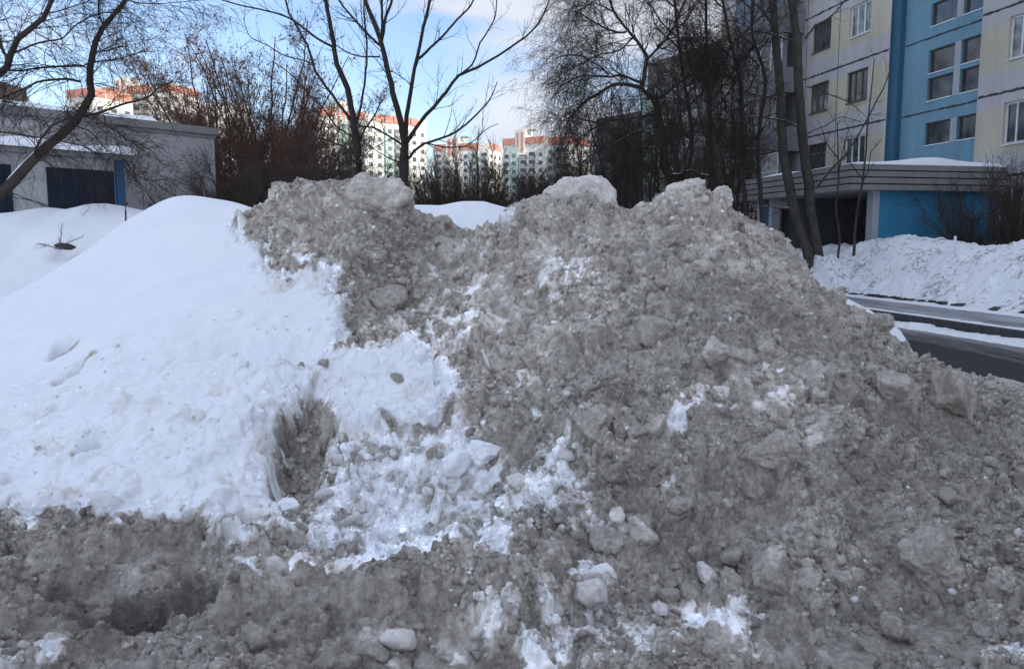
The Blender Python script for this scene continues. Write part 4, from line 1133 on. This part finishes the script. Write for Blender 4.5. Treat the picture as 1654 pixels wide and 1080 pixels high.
B_BLK = bark("black_bark", (.06, .048, .04)); B_MID = bark("brown_bark", (.075, .058, .048)); B_SEED = bark("dry_seed_clusters", (.10, .055, .042))
UP = np.array([.13, .27, .95])
def tubes(P, R, k=3):
    """P (N,n,3) centre lines, R (N,n) radii -> vertices, quads"""
    N, n, _ = P.shape
    T = np.gradient(P, axis=1); T /= np.linalg.norm(T, axis=2, keepdims=True) + 1e-9
    ref = np.where(np.abs(T[..., 2:3]) > .9, np.array([1.0, 0, 0]), np.array([0, 0, 1.0]))
    # keep one reference per tube so rings do not flip
    ref = np.repeat(ref[:, :1], n, axis=1)
    A = np.cross(T, ref); A /= np.linalg.norm(A, axis=2, keepdims=True) + 1e-9; B = np.cross(T, A)
    th = np.arange(k) * 2 * math.pi / k
    ring = P[:, :, None] + R[:, :, None, None] * (np.cos(th)[None, None, :, None] * A[:, :, None] + np.sin(th)[None, None, :, None] * B[:, :, None])
    V = ring.reshape(-1, 3)
    base = (np.arange(N)[:, None, None] * n + np.arange(n - 1)[None, :, None]) * k
    j = np.arange(k)[None, None]; j2 = (j + 1) % k
    F_ = np.stack([base + j, base + j2, base + k + j2, base + k + j], -1).reshape(-1, 4)
    return V, F_
class Tube:
    def __init__(s): s.V = []; s.F = []; s.n = 0
    def add(s, P, R, k=3):
        if len(P) == 0: return
        V, F_ = tubes(P, R, k); s.V.append(V); s.F.append(F_ + s.n); s.n += len(V)
    def build(s, name, mat, parent): return mesh_obj(name, np.concatenate(s.V), np.concatenate(s.F), mat, parent, smooth=True)
def resample(P, W, n):
    P = np.array(P, float); d = np.r_[0, np.cumsum(np.linalg.norm(np.diff(P, axis=0), axis=1))]
    t = np.linspace(0, d[-1], n)
    # smooth with a Catmull-Rom in the chord parameter
    i = np.clip(np.searchsorted(d, t, side='right') - 1, 0, len(P) - 2); f = ((t - d[i]) / (d[i + 1] - d[i] + 1e-9))[:, None]
    p0 = P[np.maximum(i - 1, 0)]; p1 = P[i]; p2 = P[i + 1]; p3 = P[np.minimum(i + 2, len(P) - 1)]
    Q = .5 * ((2 * p1) + (-p0 + p2) * f + (2 * p0 - 5 * p1 + 4 * p2 - p3) * f ** 2 + (-p0 + 3 * p1 - 3 * p2 + p3) * f ** 3)
    return Q, np.interp(t, d, W)
def sprout(P, R, cnt, lr, ang, n=6, grav=0.0, up=0.0, wob=.12, rs=.5, rg=None, tmin=.15, tpow=1.0, tip=.3, rmin=.0, rmax=9):
    """children of the polylines P; cnt per parent; lr=(min,max) absolute lengths scaled by (1-.5t)"""
    N, m, _ = P.shape; tot = N * cnt
    if tot == 0: return np.zeros((0, n, 3)), np.zeros((0, n))
    par = np.repeat(np.arange(N), cnt); t = tmin + (1 - tmin) * rg.random(tot) ** tpow
    f = t * (m - 1); i = np.minimum(f.astype(int), m - 2); w = (f - i)[:, None]
    O = P[par, i] * (1 - w) + P[par, i + 1] * w; T = P[par, i + 1] - P[par, i]; T /= np.linalg.norm(T, axis=1, keepdims=True) + 1e-9
    r0 = np.minimum((R[par, i] * (1 - w[:, 0]) + R[par, i + 1] * w[:, 0]) * rs, rmax); r0 = np.maximum(r0, rmin)
    q = rg.normal(size=(tot, 3)); q -= (q * T).sum(1, keepdims=True) * T; q /= np.linalg.norm(q, axis=1, keepdims=True) + 1e-9
    a = rg.uniform(ang[0], ang[1], tot)[:, None]; D_ = T * np.cos(a) + q * np.sin(a)
    Ln = rg.uniform(lr[0], lr[1], tot) * (1 - .45 * t); st = (Ln / (n - 1))[:, None]
    out = [O]; cur = O
    for k in range(1, n):
        D_ = D_ + rg.normal(size=(tot, 3)) * wob; D_[:, 2] += up - grav * (k / n); D_ /= np.linalg.norm(D_, axis=1, keepdims=True) + 1e-9
        cur = cur + D_ * st; out.append(cur)
    rad = r0[:, None] * np.linspace(1, tip, n)[None]
    return np.stack(out, 1), rad
def limbs_world(limbs, Y, base, spread=1.2, seed=0):
    """limb = [(px,py),...], w0px, w1px  -> resampled polylines around depth Y, bent a little nearer or farther"""
    rg_ = np.random.default_rng(seed); out = []
    for li in limbs:
        pp, w0, w1 = li[:3]; far = li[3] if len(li) > 3 else rg_.uniform(-spread, spread); st = li[4] if len(li) > 4 else 0.0
        n = len(pp); W = []
        for k, (px, py) in enumerate(pp):
            y = Y + st + far * (k / (n - 1)); W.append(at(px, py, y))
        Q, R = resample(W, np.linspace(w0, w1, n) * Y / F_PX / 2, 22)
        Ln = np.linalg.norm(Q[-1] - Q[0]); kk = np.interp(np.arange(22), [0, 4, 8, 12, 16, 21], [0, 1, 2, 3, 4, 5]); kw = rg_.normal(size=(6, 3)); kw[0] = 0
        wob = np.stack([np.interp(kk, np.arange(6), kw[:, a_]) for a_ in range(3)], 1) * min(.013 * Ln, .05) + rg_.normal(size=Q.shape) * (R[:, None] * .12)
        out.append((Q + wob, R))
    P = np.stack([q for q, _ in out]); Rr = np.stack([r for _, r in out])
    return P - np.array(base), Rr
def snow_strip(P, R, parent, sel, lo=.0, hi=1.0):
    tb = Tube(); n = P.shape[1]; a, b = int(lo * (n - 1)), int(hi * (n - 1)) + 1
    for i in sel:
        Q = P[i:i + 1, a:b].copy(); r = R[i:i + 1, a:b]; Q[..., 2] += r * .75
        tb.add(Q, np.maximum(r * .62, .004) * np.random.default_rng(i).uniform(.5, 1.15, r.shape), 5)
    return tb.build("branch_snow", M_SNOW, parent)

def traced_tree(name, limbs, Y, root_px, label, mat, lv, seed, snow=None, trunk_n=1, twig_mat=None, cat="tree", seedf=None, spread=1.2):
    base = at(root_px[0], root_px[1], Y); base = (base[0], base[1], 0.0)
    root = empty(name, base); tag(root, label, cat); rg_ = np.random.default_rng(seed)
    P, R = limbs_world(limbs, Y, base, spread, seed)
    tb = Tube(); tb.add(P, R, 9)
    # run the stems down to the ground
    for i in range(trunk_n):
        q = P[i, 0]; tb.add(np.array([[[q[0] - .0, q[1], -.1], [q[0], q[1], q[2] * .5], [q[0], q[1], q[2]]]]) if q[2] > 0.05 else np.zeros((0, 3, 3)), np.array([[R[i, 0] * 1.25, R[i, 0] * 1.1, R[i, 0]]]), 9)
    tb.build("trunk", mat, root)
    cr = Tube(); cur = (P, R); lvls = []
    for k, l in enumerate(lv):
        srcP, srcR = cur if not l.get('all') else (P, R)
        p, r = sprout(srcP, srcR, rg=rg_, **{q: v for q, v in l.items() if q not in ('all', 'k')}); cr.add(p, r, l.get('k', 3)); cur = (p, r)
    cro = cr.build("crown", twig_mat or mat, root)
    if snow: snow_strip(P, R, root, *snow)
    return root

# two bare trees in the middle
LB_ = [([(652, 325), (652, 290), (653, 262), (653, 240), (653, 228)], 17, 12, 0), ([(653, 232), (648, 205), (639, 175), (630, 135), (621, 97), (615, 75), (603, 39), (590, 0), (575, -70)], 11, 5),
       ([(615, 75), (620, 49), (631, 0), (642, -50)], 6, 3), ([(616, 70), (617, 30), (616, -30)], 5, 3), ([(654, 227), (657, 200), (660, 175), (665, 140), (670, 100), (678, 55), (693, 0), (707, -50)], 8, 4),
       ([(671, 100), (694, 81), (717, 57), (743, 29), (765, 0), (775, -30)], 4.5, 2), ([(657, 229), (681, 188), (714, 152), (740, 123), (769, 112), (814, 87), (859, 55), (878, 15), (886, -20)], 6.5, 1.6, 1.0),
       ([(743, 121), (769, 87), (798, 32), (803, -20)], 3.2, 1.5), ([(660, 256), (681, 236), (730, 214), (772, 181), (791, 159), (804, 130)], 5, 1.2), ([(691, 232), (743, 236), (769, 224), (785, 211), (808, 202)], 2.2, 1),
       ([(652, 235), (620, 217), (587, 207), (560, 192)], 3.6, 1.6), ([(646, 262), (620, 249), (590, 233), (575, 215)], 2.0, 1), ([(613, 73), (581, 42), (555, 10), (540, -10)], 4.2, 2.4), ([(613, 92), (581, 91), (548, 78), (530, 60)], 2.6, 1.2),
       ([(664, 140), (640, 118), (612, 110)], 1.5, .8), ([(690, 185), (704, 160), (708, 130)], 1.6, .8)]
LVB = [dict(cnt=10, lr=(.35, 1.5), ang=(.4, 1.0), n=7, up=.10, wob=.16, rs=.45, tmin=.15, rmin=.006, rmax=.012), dict(cnt=3, lr=(.15, .55), ang=(.4, 1.1), n=4, up=.05, wob=.15, rs=.7, rmin=.0045, rmax=.007, tmin=.2)]
traced_tree("bare_tree", LB_, 20, (652, 325), "tall bare tree with forked trunk, right one of the middle pair", B_DARK, LVB, 1)
LA = [([(582, 320), (581, 292), (578, 246), (574, 211), (570, 194)], 15, 11, 0), ([(571, 196), (557, 143), (545, 97), (539, 65), (529, 0), (522, -60)], 10, 5), ([(569, 196), (542, 159), (513, 107), (487, 58), (461, 0), (448, -35)], 5, 2.4),
      ([(576, 200), (587, 162), (595, 107), (594, 65), (592, 0), (592, -40)], 4, 2), ([(572, 223), (542, 200), (510, 168), (475, 130), (440, 100)], 3, 1.4), ([(576, 248), (548, 233), (510, 227), (480, 242)], 3.2, 1.6),
      ([(541, 78), (510, 61), (477, 35), (438, 16), (380, 3), (340, -8)], 4, 1.6), ([(510, 104), (467, 94), (429, 74), (403, 55), (390, 25)], 2.2, 1), ([(579, 228), (590, 207), (607, 181), (618, 150)], 2.2, 1), ([(577, 262), (600, 240), (640, 222)], 2, 1)]
traced_tree("bare_tree", LA, 20.5, (582, 322), "tall bare tree with slender trunk, left one of the middle pair", B_DARK, LVB, 2)

# leaning tree at the left edge
LL = [([(-40, 350), (-7, 322), (20, 300), (47, 270), (90, 230), (117, 193), (130, 153), (137, 113), (153, 70), (167, 43), (203, 0), (225, -30)], 19, 5.5, 0), ([(117, 190), (160, 182), (200, 170), (233, 160), (253, 143), (280, 130)], 4.6, 1.5),
      ([(47, 270), (60, 233), (80, 207), (113, 190)], 4, 3), ([(130, 132), (100, 128), (67, 133), (33, 147), (0, 160), (-40, 172)], 4, 2.4), ([(137, 107), (100, 108), (53, 110), (7, 118), (-40, 135)], 3.6, 2.5),
      ([(137, 105), (187, 97), (227, 87), (253, 80)], 2.6, 1), ([(150, 85), (187, 78), (205, 73)], 2, 1), ([(167, 43), (160, 20), (158, -20)], 3, 2),
      ([(-40, 190), (-3, 123), (10, 103), (33, 67), (67, 23), (77, 0), (90, -30)], 12, 5), ([(20, 87), (67, 67), (100, 60), (127, 40), (167, 23), (213, 17)], 3.2, 1), ([(-30, 215), (0, 213), (40, 218), (100, 227), (150, 245), (185, 262)], 3, 1),
      ([(120, 180), (150, 190), (190, 215), (225, 240)], 2.4, .8), ([(200, 255), (215, 280), (245, 292), (275, 290), (310, 305)], 2.2, .7), ([(110, 200), (145, 215), (170, 240), (205, 262)], 2.2, 1), ([(15, 95), (-5, 60), (-20, 20)], 5, 3),
      ([(67, 23), (110, 15), (180, -10)], 2.5, 1), ([(203, 0), (260, 5), (330, 0)], 2, .8)]
LVL = [dict(cnt=24, lr=(.4, 1.9), ang=(.4, 1.2), n=8, grav=.20, wob=.17, rs=.4, tmin=.05, rmin=.004, rmax=.009), dict(cnt=8, lr=(.15, .75), ang=(.3, 1.0), n=6, grav=.22, wob=.18, rs=.6, rmin=.003, rmax=.0045, tmin=.1), dict(cnt=2, lr=(.08, .30), ang=(.3, .9), n=4, grav=.2, wob=.15, rs=.8, rmin=.0022, rmax=.003)]
traced_tree("leaning_tree", LL, 13, (-40, 350), "dark leaning tree reaching in from the left in front of the garage", B_BLK, LVL, 3, snow=([0], .0, .35))

# weeping tree on the right
LR = [([(1092, 330), (1087, 301), (1074, 259), (1069, 220), (1061, 181), (1051, 159)], 17, 11, 0), ([(1051, 159), (1032, 138), (996, 137), (970, 150), (941, 168), (915, 200)], 7, 2, -.8), ([(1037, 140), (1045, 110), (1045, 94), (1028, 71), (1012, 52), (990, 19), (978, -20)], 7, 3, .3),
      ([(1045, 97), (1067, 75), (1093, 36), (1110, -10)], 4, 2.5), ([(1056, 165), (1093, 136), (1119, 120), (1150, 95)], 5, 2), ([(1035, 133), (1005, 120), (983, 121), (941, 123), (905, 138)], 4.5, 1.5), ([(1066, 222), (1035, 212), (1010, 222), (993, 232)], 3.4, 1.6, -1.2),
      ([(1068, 248), (1050, 240), (1035, 237)], 2.6, 1.3, -1), ([(1077, 279), (1095, 282), (1116, 275), (1128, 280), (1145, 285)], 4, 2.4, -1.5), ([(1012, 52), (980, 45), (945, 30), (925, 5)], 3.5, 1.4), ([(1020, 62), (1000, 80), (960, 90), (925, 110)], 3, 1.2),
      ([(1063, 185), (1020, 190), (970, 200), (930, 225)], 3.4, 1.2), ([(1060, 75), (1090, 60), (1130, 65)], 2.5, 1.2), ([(1069, 235), (1110, 215), (1150, 205)], 3, 1.3), ([(990, 19), (960, 5), (930, 20)], 2.5, 1.2), ([(983, 121), (950, 95), (905, 90)], 2.4, 1.1),
      ([(1069, 225), (1030, 240), (980, 240), (940, 262)], 3, 1.2), ([(1076, 270), (1030, 268), (985, 280), (945, 295)], 3, 1.2), ([(970, 200), (930, 190), (900, 200)], 2, 1)]
LVR = [dict(cnt=26, lr=(.6, 2.4), ang=(.4, 1.2), n=8, grav=.26, up=.06, wob=.20, rs=.42, tmin=.12, rmin=.007, rmax=.016), dict(cnt=9, lr=(.3, 1.3), ang=(.3, 1.1), n=6, grav=.45, wob=.22, rs=.55, rmin=.0038, rmax=.006, tmin=.1), dict(cnt=4, lr=(.25, .8), ang=(.3, 1.2), n=5, grav=.75, wob=.18, rs=.7, rmin=.003, rmax=.0045, tmin=.15)]
traced_tree("weeping_tree", LR, 22, (1092, 330), "dense dark tree with curved trunk and drooping twigs right of centre", B_BLK, LVR, 4, snow=([6, 7, 8], .15, 1.0))

# twin trunks before the entrance
LT = [([(1308, 425), (1305, 407), (1290, 367), (1278, 315), (1270, 265), (1262, 215), (1258, 163), (1257, 110), (1256, 61), (1252, 0), (1246, -60)], 17, 11, 0), ([(1323, 428), (1321, 417), (1313, 367), (1307, 315), (1303, 265), (1297, 215), (1292, 163), (1289, 100), (1286, 41), (1280, 0), (1270, -60)], 18, 11, 0),
      ([(1300, 63), (1318, 45), (1335, 33), (1368, 0), (1380, -20)], 3, 1.6, -.6), ([(1321, 301), (1340, 278), (1364, 253), (1396, 204), (1429, 143), (1436, 120)], 4.2, 1.2, -1.2), ([(1290, 206), (1265, 196), (1241, 191), (1215, 189), (1197, 190)], 3, 1.3, -.8), ([(1258, 244), (1225, 240), (1200, 242), (1180, 243)], 2.6, 1.4, -.8),
      ([(1288, 67), (1250, 55), (1213, 45), (1165, 32)], 3, 1.3, -.8), ([(1256, 163), (1235, 155), (1209, 149), (1165, 140)], 3, 1.3, -.8), ([(1277, 336), (1250, 334), (1215, 332)], 2.6, 1.3, -.6), ([(1303, 140), (1330, 150), (1370, 165), (1400, 190)], 2, .9), ([(1256, 60), (1240, 30), (1215, 0), (1200, -30)], 4, 2.5), ([(1300, 220), (1330, 205), (1360, 190), (1390, 200)], 1.8, .8), ([(1262, 200), (1235, 225), (1228, 245)], 2, 1)]
LVT = [dict(cnt=6, lr=(.3, 1.5), ang=(.4, 1.1), n=7, up=.03, grav=.06, wob=.18, rs=.4, tmin=.2, rmin=.005, rmax=.011), dict(cnt=5, lr=(.15, .7), ang=(.3, 1.1), n=5, grav=.08, wob=.18, rs=.6, rmin=.0035, rmax=.005, tmin=.1)]
traced_tree("twin_trunk_tree", LT, 25.4, (1315, 428), "two grey-barked trunks rising together in front of the entrance", B_GREY, LVT, 5, snow=([3, 4, 5, 6, 7, 8], .0, 1.0), trunk_n=2, twig_mat=B_DARK)
for k, (ps, lab) in enumerate((([(1378, 425), (1380, 380), (1385, 340), (1394, 290), (1398, 220), (1408, 150), (1415, 95)], "thin sapling standing before the dark porch, right of the twin trunks"),
                               ([(1352, 425), (1352, 370), (1351, 320), (1356, 260), (1352, 200)], "thinner sapling between the twin trunks and the porch pillar"))):
    traced_tree("sapling", [(ps, 5 - k, 1.4, .3), (ps[2:4] + [(ps[4][0] + 22, ps[4][1] + 5)], 2, 1), ([ps[3], (ps[3][0] - 22, ps[3][1] - 30), (ps[3][0] - 30, ps[3][1] - 60)], 2, .8)], 25.2, ps[0], lab, B_MID,
                [dict(cnt=9, lr=(.3, 1.0), ang=(.4, .9), n=6, up=.08, wob=.12, rs=.5, rmin=.004, rmax=.007), dict(cnt=3, lr=(.1, .4), ang=(.4, .9), n=4, up=.03, wob=.12, rs=.6, rmin=.003, rmax=.004)], 20 + k)
# slim trees behind, between the weeping tree and the block
for k, (ps, Y, lab) in enumerate((([(1150, 330), (1148, 240), (1142, 150), (1139, 60), (1138, -40)], 24, "straight slim tree just right of the weeping tree"),
                                  ([(1205, 340), (1200, 250), (1190, 160), (1178, 80), (1160, -20)], 23, "slim tree bending left beside the end of the panel building"),
                                  ([(1105, 325), (1118, 230), (1108, 150), (1092, 60), (1085, -30)], 25, "slim tree rising behind the weeping tree's crown"),
                                  ([(1232, 360), (1228, 300), (1222, 220), (1230, 130), (1215, 50), (1218, -30)], 22.5, "slim dark tree left of the twin trunks"))):
    br = [(ps, 8, 3.5, .4)]
    r_ = random.Random(k + 40)
    for q in range(9):
        j = r_.randint(1, len(ps) - 2); f = r_.random(); x = ps[j][0] * (1 - f) + ps[j + 1][0] * f; y = ps[j][1] * (1 - f) + ps[j + 1][1] * f; sgn = r_.choice((-1, 1)); l = r_.uniform(30, 75)
        br.append(([(x, y), (x + sgn * l * .5, y - l * .5), (x + sgn * l * .8, y - l * 1.2)], 3, 1))
    traced_tree("slim_tree", br, Y, ps[0], lab, B_BLK, [dict(cnt=15, lr=(.5, 1.8), ang=(.3, 1.0), n=7, grav=.10, up=.04, wob=.18, rs=.45, rmin=.006, rmax=.012, tmin=.1), dict(cnt=8, lr=(.3, 1.0), ang=(.3, 1.0), n=5, grav=.2, wob=.18, rs=.55, rmin=.0035, rmax=.005, tmin=.1), dict(cnt=2, lr=(.2, .5), ang=(.3, 1.0), n=4, grav=.3, wob=.15, rs=.7, rmin=.003, rmax=.004)], 60 + k)

# generic bare trees: prototypes at the origin, copied with all their parts
def grown_tree(name, seed, height, stems, spread, lv, mat, twig_mat, seeds=0, snow=False):
    rg_ = np.random.default_rng(seed); root = empty(name)
    P = []; R = []
    for i in range(stems):
        a = rg_.uniform(0, 6.28); lean = rg_.uniform(.1, 1) * spread; h = height * rg_.uniform(.72, 1.0); n = 14
        t = np.linspace(0, 1, n)[:, None]; d = np.array([math.cos(a), math.sin(a), 0])
        q = np.array([0, 0, -.1]) + d * (.12 * stems * .12 + lean * t ** 1.3) + np.array([0, 0, 1]) * h * t + np.cumsum(rg_.normal(size=(n, 3)) * height * .009, 0) * t
        P.append(q); R.append(np.linspace(.013, .003, n) * height * (1 if stems < 3 else .62))
    P = np.stack(P); R = np.stack(R); tb = Tube(); tb.add(P, R, 6)
    tb.build("trunk", mat, root); cr = Tube(); cur = (P, R); last = None
    for l in lv:
        cur = sprout(cur[0], cur[1], rg=rg_, **l); cr.add(cur[0], cur[1], 3)
    cr.build("crown", twig_mat, root)
    if seeds:
        src = cur[0].reshape(-1, 3); pick = src[rg_.integers(len(src), size=seeds)]; pick = pick[pick[:, 2] > height * .25]
        n = len(pick); o1 = rg_.normal(size=(n, 3)) * .022; o2 = rg_.normal(size=(n, 3)) * .02 - np.array([0, 0, .075])
        V = np.stack([pick, pick + o1 * .8 + o2 * .5, pick + o2, pick - o1 * .8 + o2 * .5], 1).reshape(-1, 3)
        mesh_obj("seed_clusters", V, np.arange(4 * n).reshape(n, 4), B_SEED, root)
    return root
def clone(root, loc, rz, s, label, group=None, cat="tree", first=False):
    r = root if first else root.copy()
    if not first: C.objects.link(r)
    r.location = loc; r.rotation_euler = (0, 0, rz); r.scale = (s, s, s); tag(r, label, cat, group)
    if not first:
        for ch in list(root.children):
            c = ch.copy(); C.objects.link(c); c.parent = r
    return r
lv_th = [dict(cnt=16, lr=(.9, 2.8), ang=(.35, .95), n=8, up=.07, wob=.16, rs=.45, tmin=.12, rmin=.009), dict(cnt=9, lr=(.4, 1.4), ang=(.3, 1.0), n=6, up=.03, wob=.18, rs=.5, rmin=.005, tmin=.1), dict(cnt=4, lr=(.2, .7), ang=(.3, .9), n=4, up=.02, wob=.18, rs=.6, rmin=.0042, tmin=.15)]
th = [grown_tree("thicket_tree", 200 + k, 9.8, 8, 4.4, [dict(lv_th[0], cnt=18, ang=(.45, 1.15), up=.05), dict(lv_th[1], cnt=10), dict(lv_th[2], cnt=5)], B_MID, B_RED, 5500) for k in range(2)]
dk = [grown_tree("dark_tree", 220 + k, 9.0, 4, 2.0, [dict(lv_th[0], cnt=20), dict(lv_th[1], cnt=10, up=-.02), dict(lv_th[2], cnt=5, up=-.08)], B_BLK, B_BLK) for k in range(2)]
vs = [grown_tree("vase_tree", 240 + k, 7.0, 7, 2.2, [dict(cnt=11, lr=(.6, 2.2), ang=(.2, .6), n=7, up=.08, wob=.10, rs=.5, tmin=.15, rmin=.016), dict(cnt=9, lr=(.4, 1.3), ang=(.25, .7), n=5, up=.05, wob=.12, rs=.6, rmin=.011)], B_MID, B_RED) for k in range(2)]
bs = [grown_tree("bush", 260 + k, 2.6, 16, 1.4, [dict(cnt=16, lr=(.4, 1.2), ang=(.25, .9), n=6, up=.03, wob=.18, rs=.55, tmin=.1, rmin=.005), dict(cnt=8, lr=(.2, .6), ang=(.3, .9), n=4, wob=.18, rs=.6, rmin=.0035)], B_MID, B_MID) for k in range(2)]
used = set()
ORD = ["leftmost", "second from the left", "third from the left", "fourth from the left", "fifth from the left", "sixth from the left", "seventh from the left", "eighth from the left", "ninth from the left", "tenth from the left", "eleventh from the left", "twelfth from the left", "thirteenth from the left", "fourteenth from the left", "fifteenth from the left", "sixteenth from the left", "seventeenth from the left", "eighteenth from the left", "nineteenth from the left", "rightmost"]
def ranked(L):
    px = sorted(a[0] for a in L)
    return [(a[0], a[1], a[2], ORD[px.index(a[0])] if px.index(a[0]) < len(L) - 1 else "rightmost") for a in L]
def put(kind, px, Y, s, label, group=None, cat="tree", z=0.0, rz=None):
    k = random.randrange(len(kind)); src = kind[k]; fst = src.name not in used; used.add(src.name)
    x = (px - 827) / F_PX * Y
    clone(src, (x, Y, z), random.uniform(0, 6.28) if rz is None else rz, s, label, group, cat, fst)
G1 = "reddish bare trees in the thicket right of the garage"; L1 = "reddish-brown bare tree with dry seed clusters in the thicket behind the left crest"
for px, Y, s, o_ in ranked(((300, 54, 1.30), (345, 50, 1.22), (385, 42, 1.12), (425, 41, 1.2), (470, 42, 1.15), (365, 47, 1.25), (510, 38, .85), (440, 46, 1.25), (490, 48, 1.1), (535, 42, .72))): put(th, px, Y, s, "reddish-brown tree with dry seeds in the thicket, %s" % o_, G1)
G2 = "dark bare trees massed on the right"; L2 = "dark bare tree in the dense growth behind the weeping tree"
for px, Y, s, o_ in ranked(((955, 34, .75), (985, 30, .75), (905, 44, .7), (940, 46, .95), (1010, 36, .95), (1040, 33, .9), (1070, 38, 1.15), (1120, 36, 1.1), (1180, 38, 1.15), (1205, 40, 1.15), (925, 40, .62), (1035, 27, .65), (1165, 27, .7))): put(dk, px, Y, s, "dark tree in the dense growth behind the weeping tree, %s" % o_, G2)
G3 = "brownish bare trees before the distant towers"; L3 = "upright brownish bare tree in front of the distant tower blocks"
for px, Y, s, o_ in ranked(((722, 46, 1.0), (768, 44, 1.1), (745, 50, 1.0), (700, 48, .85), (790, 52, .95), (600, 48, .8), (560, 46, .85), (630, 50, .75), (670, 46, .75), (848, 50, .85), (880, 46, .8), (905, 48, .9), (868, 60, .9))): put(vs, px, Y, s, "upright brownish tree before the distant towers, %s" % o_, G3)
G4 = "low bushes along the far edge of the snow"; L4 = "low tangled leafless bush at the far edge of the snow field"
for k in range(44):
    px = 345 + k * 13.5 + random.uniform(-6, 6); put(bs, px, random.uniform(26, 40) if px < 560 or px > 880 else random.uniform(34, 44), random.uniform(1.35, 1.95), L4, G4, "bush")
put(bs, 1584, 25.0, 1.30, "dense leafless bush in front of the bright blue wall", None, "bush")
put(bs, 1602, 25.6, 1.45, "leafless bush behind the dense one by the blue wall", None, "bush", .1)
put(bs, 1650, 23.6, 1.4, "leafless bush at the right edge of the snow bank", None, "bush", .2)

put(bs, 1240, 28.5, .8, "small dark bush at the left end of the canopy", None, "bush")

# ------------------------------------------------------------------ small things
# twigs sticking out of the far-left snow
def twig_thing(px, py, Y, h, n, label, seed, z=None):
    b = at(px, py, Y); rg_ = np.random.default_rng(seed)
    T0 = np.zeros((n, 5, 3)); 
    for i in range(n):
        d = rg_.normal(size=3) * .8; d[2] = abs(d[2]) + .4; d /= np.linalg.norm(d); q = np.zeros(3); pts_ = [q]
        for k in range(4): d = d + rg_.normal(size=3) * .15; q = q + d / np.linalg.norm(d) * h / 4 * (.6 + .4 * rg_.random()); pts_.append(q)
        T0[i] = pts_
    tb = Tube(); Rr = np.linspace(.007, .003, 5)[None].repeat(n, 0); tb.add(T0, Rr, 4); p, r = sprout(T0, Rr, 4, (.05, .25), (.4, 1), 4, rg=rg_, rs=.6); tb.add(p, r, 3)
    o = tb.build("twig", B_MID, None); o.location = (b[0], b[1], b[2] - .04); tag(o, label, "twig")
twig_thing(98, 398, 11.2, .45, 5, "dry twigs poking out of the hollow in the far-left snow bank", 3)
twig_thing(480, 592, 5.6, .07, 3, "tiny dark twigs above the cut in the snow", 5)
# post with a dark round head
b = at(203, 350, 10.6); root = empty("garden_lamp", (b[0], b[1], b[2])); tag(root, "short dark post with a rounded cap sticking out of the white snow", "post")
tb = Tube(); tb.add(np.array([[[0, 0, -.3], [0, 0, .0], [.004, 0, .085]]]), np.array([[.012, .012, .010]]), 8); tb.build("post", B_BLK, root)
V, Fc = ico(3); V = V * np.array([.042, .042, .026]); V[:, 2] = np.maximum(V[:, 2], -.012); o = mesh_obj("cap", V + np.array([0, 0, .165]), Fc, B_BLK, root, True)
tb = Tube(); tb.add(np.array([[[.004, 0, .08], [.004, 0, .13], [.0, 0, .16]]]), np.array([[.006, .006, .008]]), 6); tb.build("neck", B_BLK, root)
# dark stone in the far-left bank
V, Fc = chunk_shape(500, 3); o = mesh_obj("stone", V * np.array([.14, .10, .05]), Fc, simple_mat("dark_stone", (.06, .055, .05), .9, .4, 12), None, True); q = at(105, 398, 11.0); o.location = q; tag(o, "dark stone half buried in the far-left snow bank", "stone")
# icy figure-like stick on the bank
b = at(1540, 412, 22.4); root = empty("icy_stake", (b[0], b[1], b[2])); tag(root, "thin stake crusted with white ice on top of the roadside bank", "stake")
tb = Tube(); tb.add(np.array([[[-.02, 0, -.3], [-.01, 0, .1], [.01, 0, .45]]]), np.array([[.018, .016, .014]]), 7); tb.build("stake", M_PVC, root)
V, Fc = chunk_shape(510, 3, rough=.12); mesh_obj("ice_crust", V * np.array([.045, .045, .12]) + np.array([.01, 0, .34]), Fc, M_SNOW, root, True)
V, Fc = chunk_shape(511, 3, rough=.12); mesh_obj("ice_crust", V * np.array([.035, .035, .06]) + np.array([.02, 0, .49]), Fc, M_SNOW, root, True)
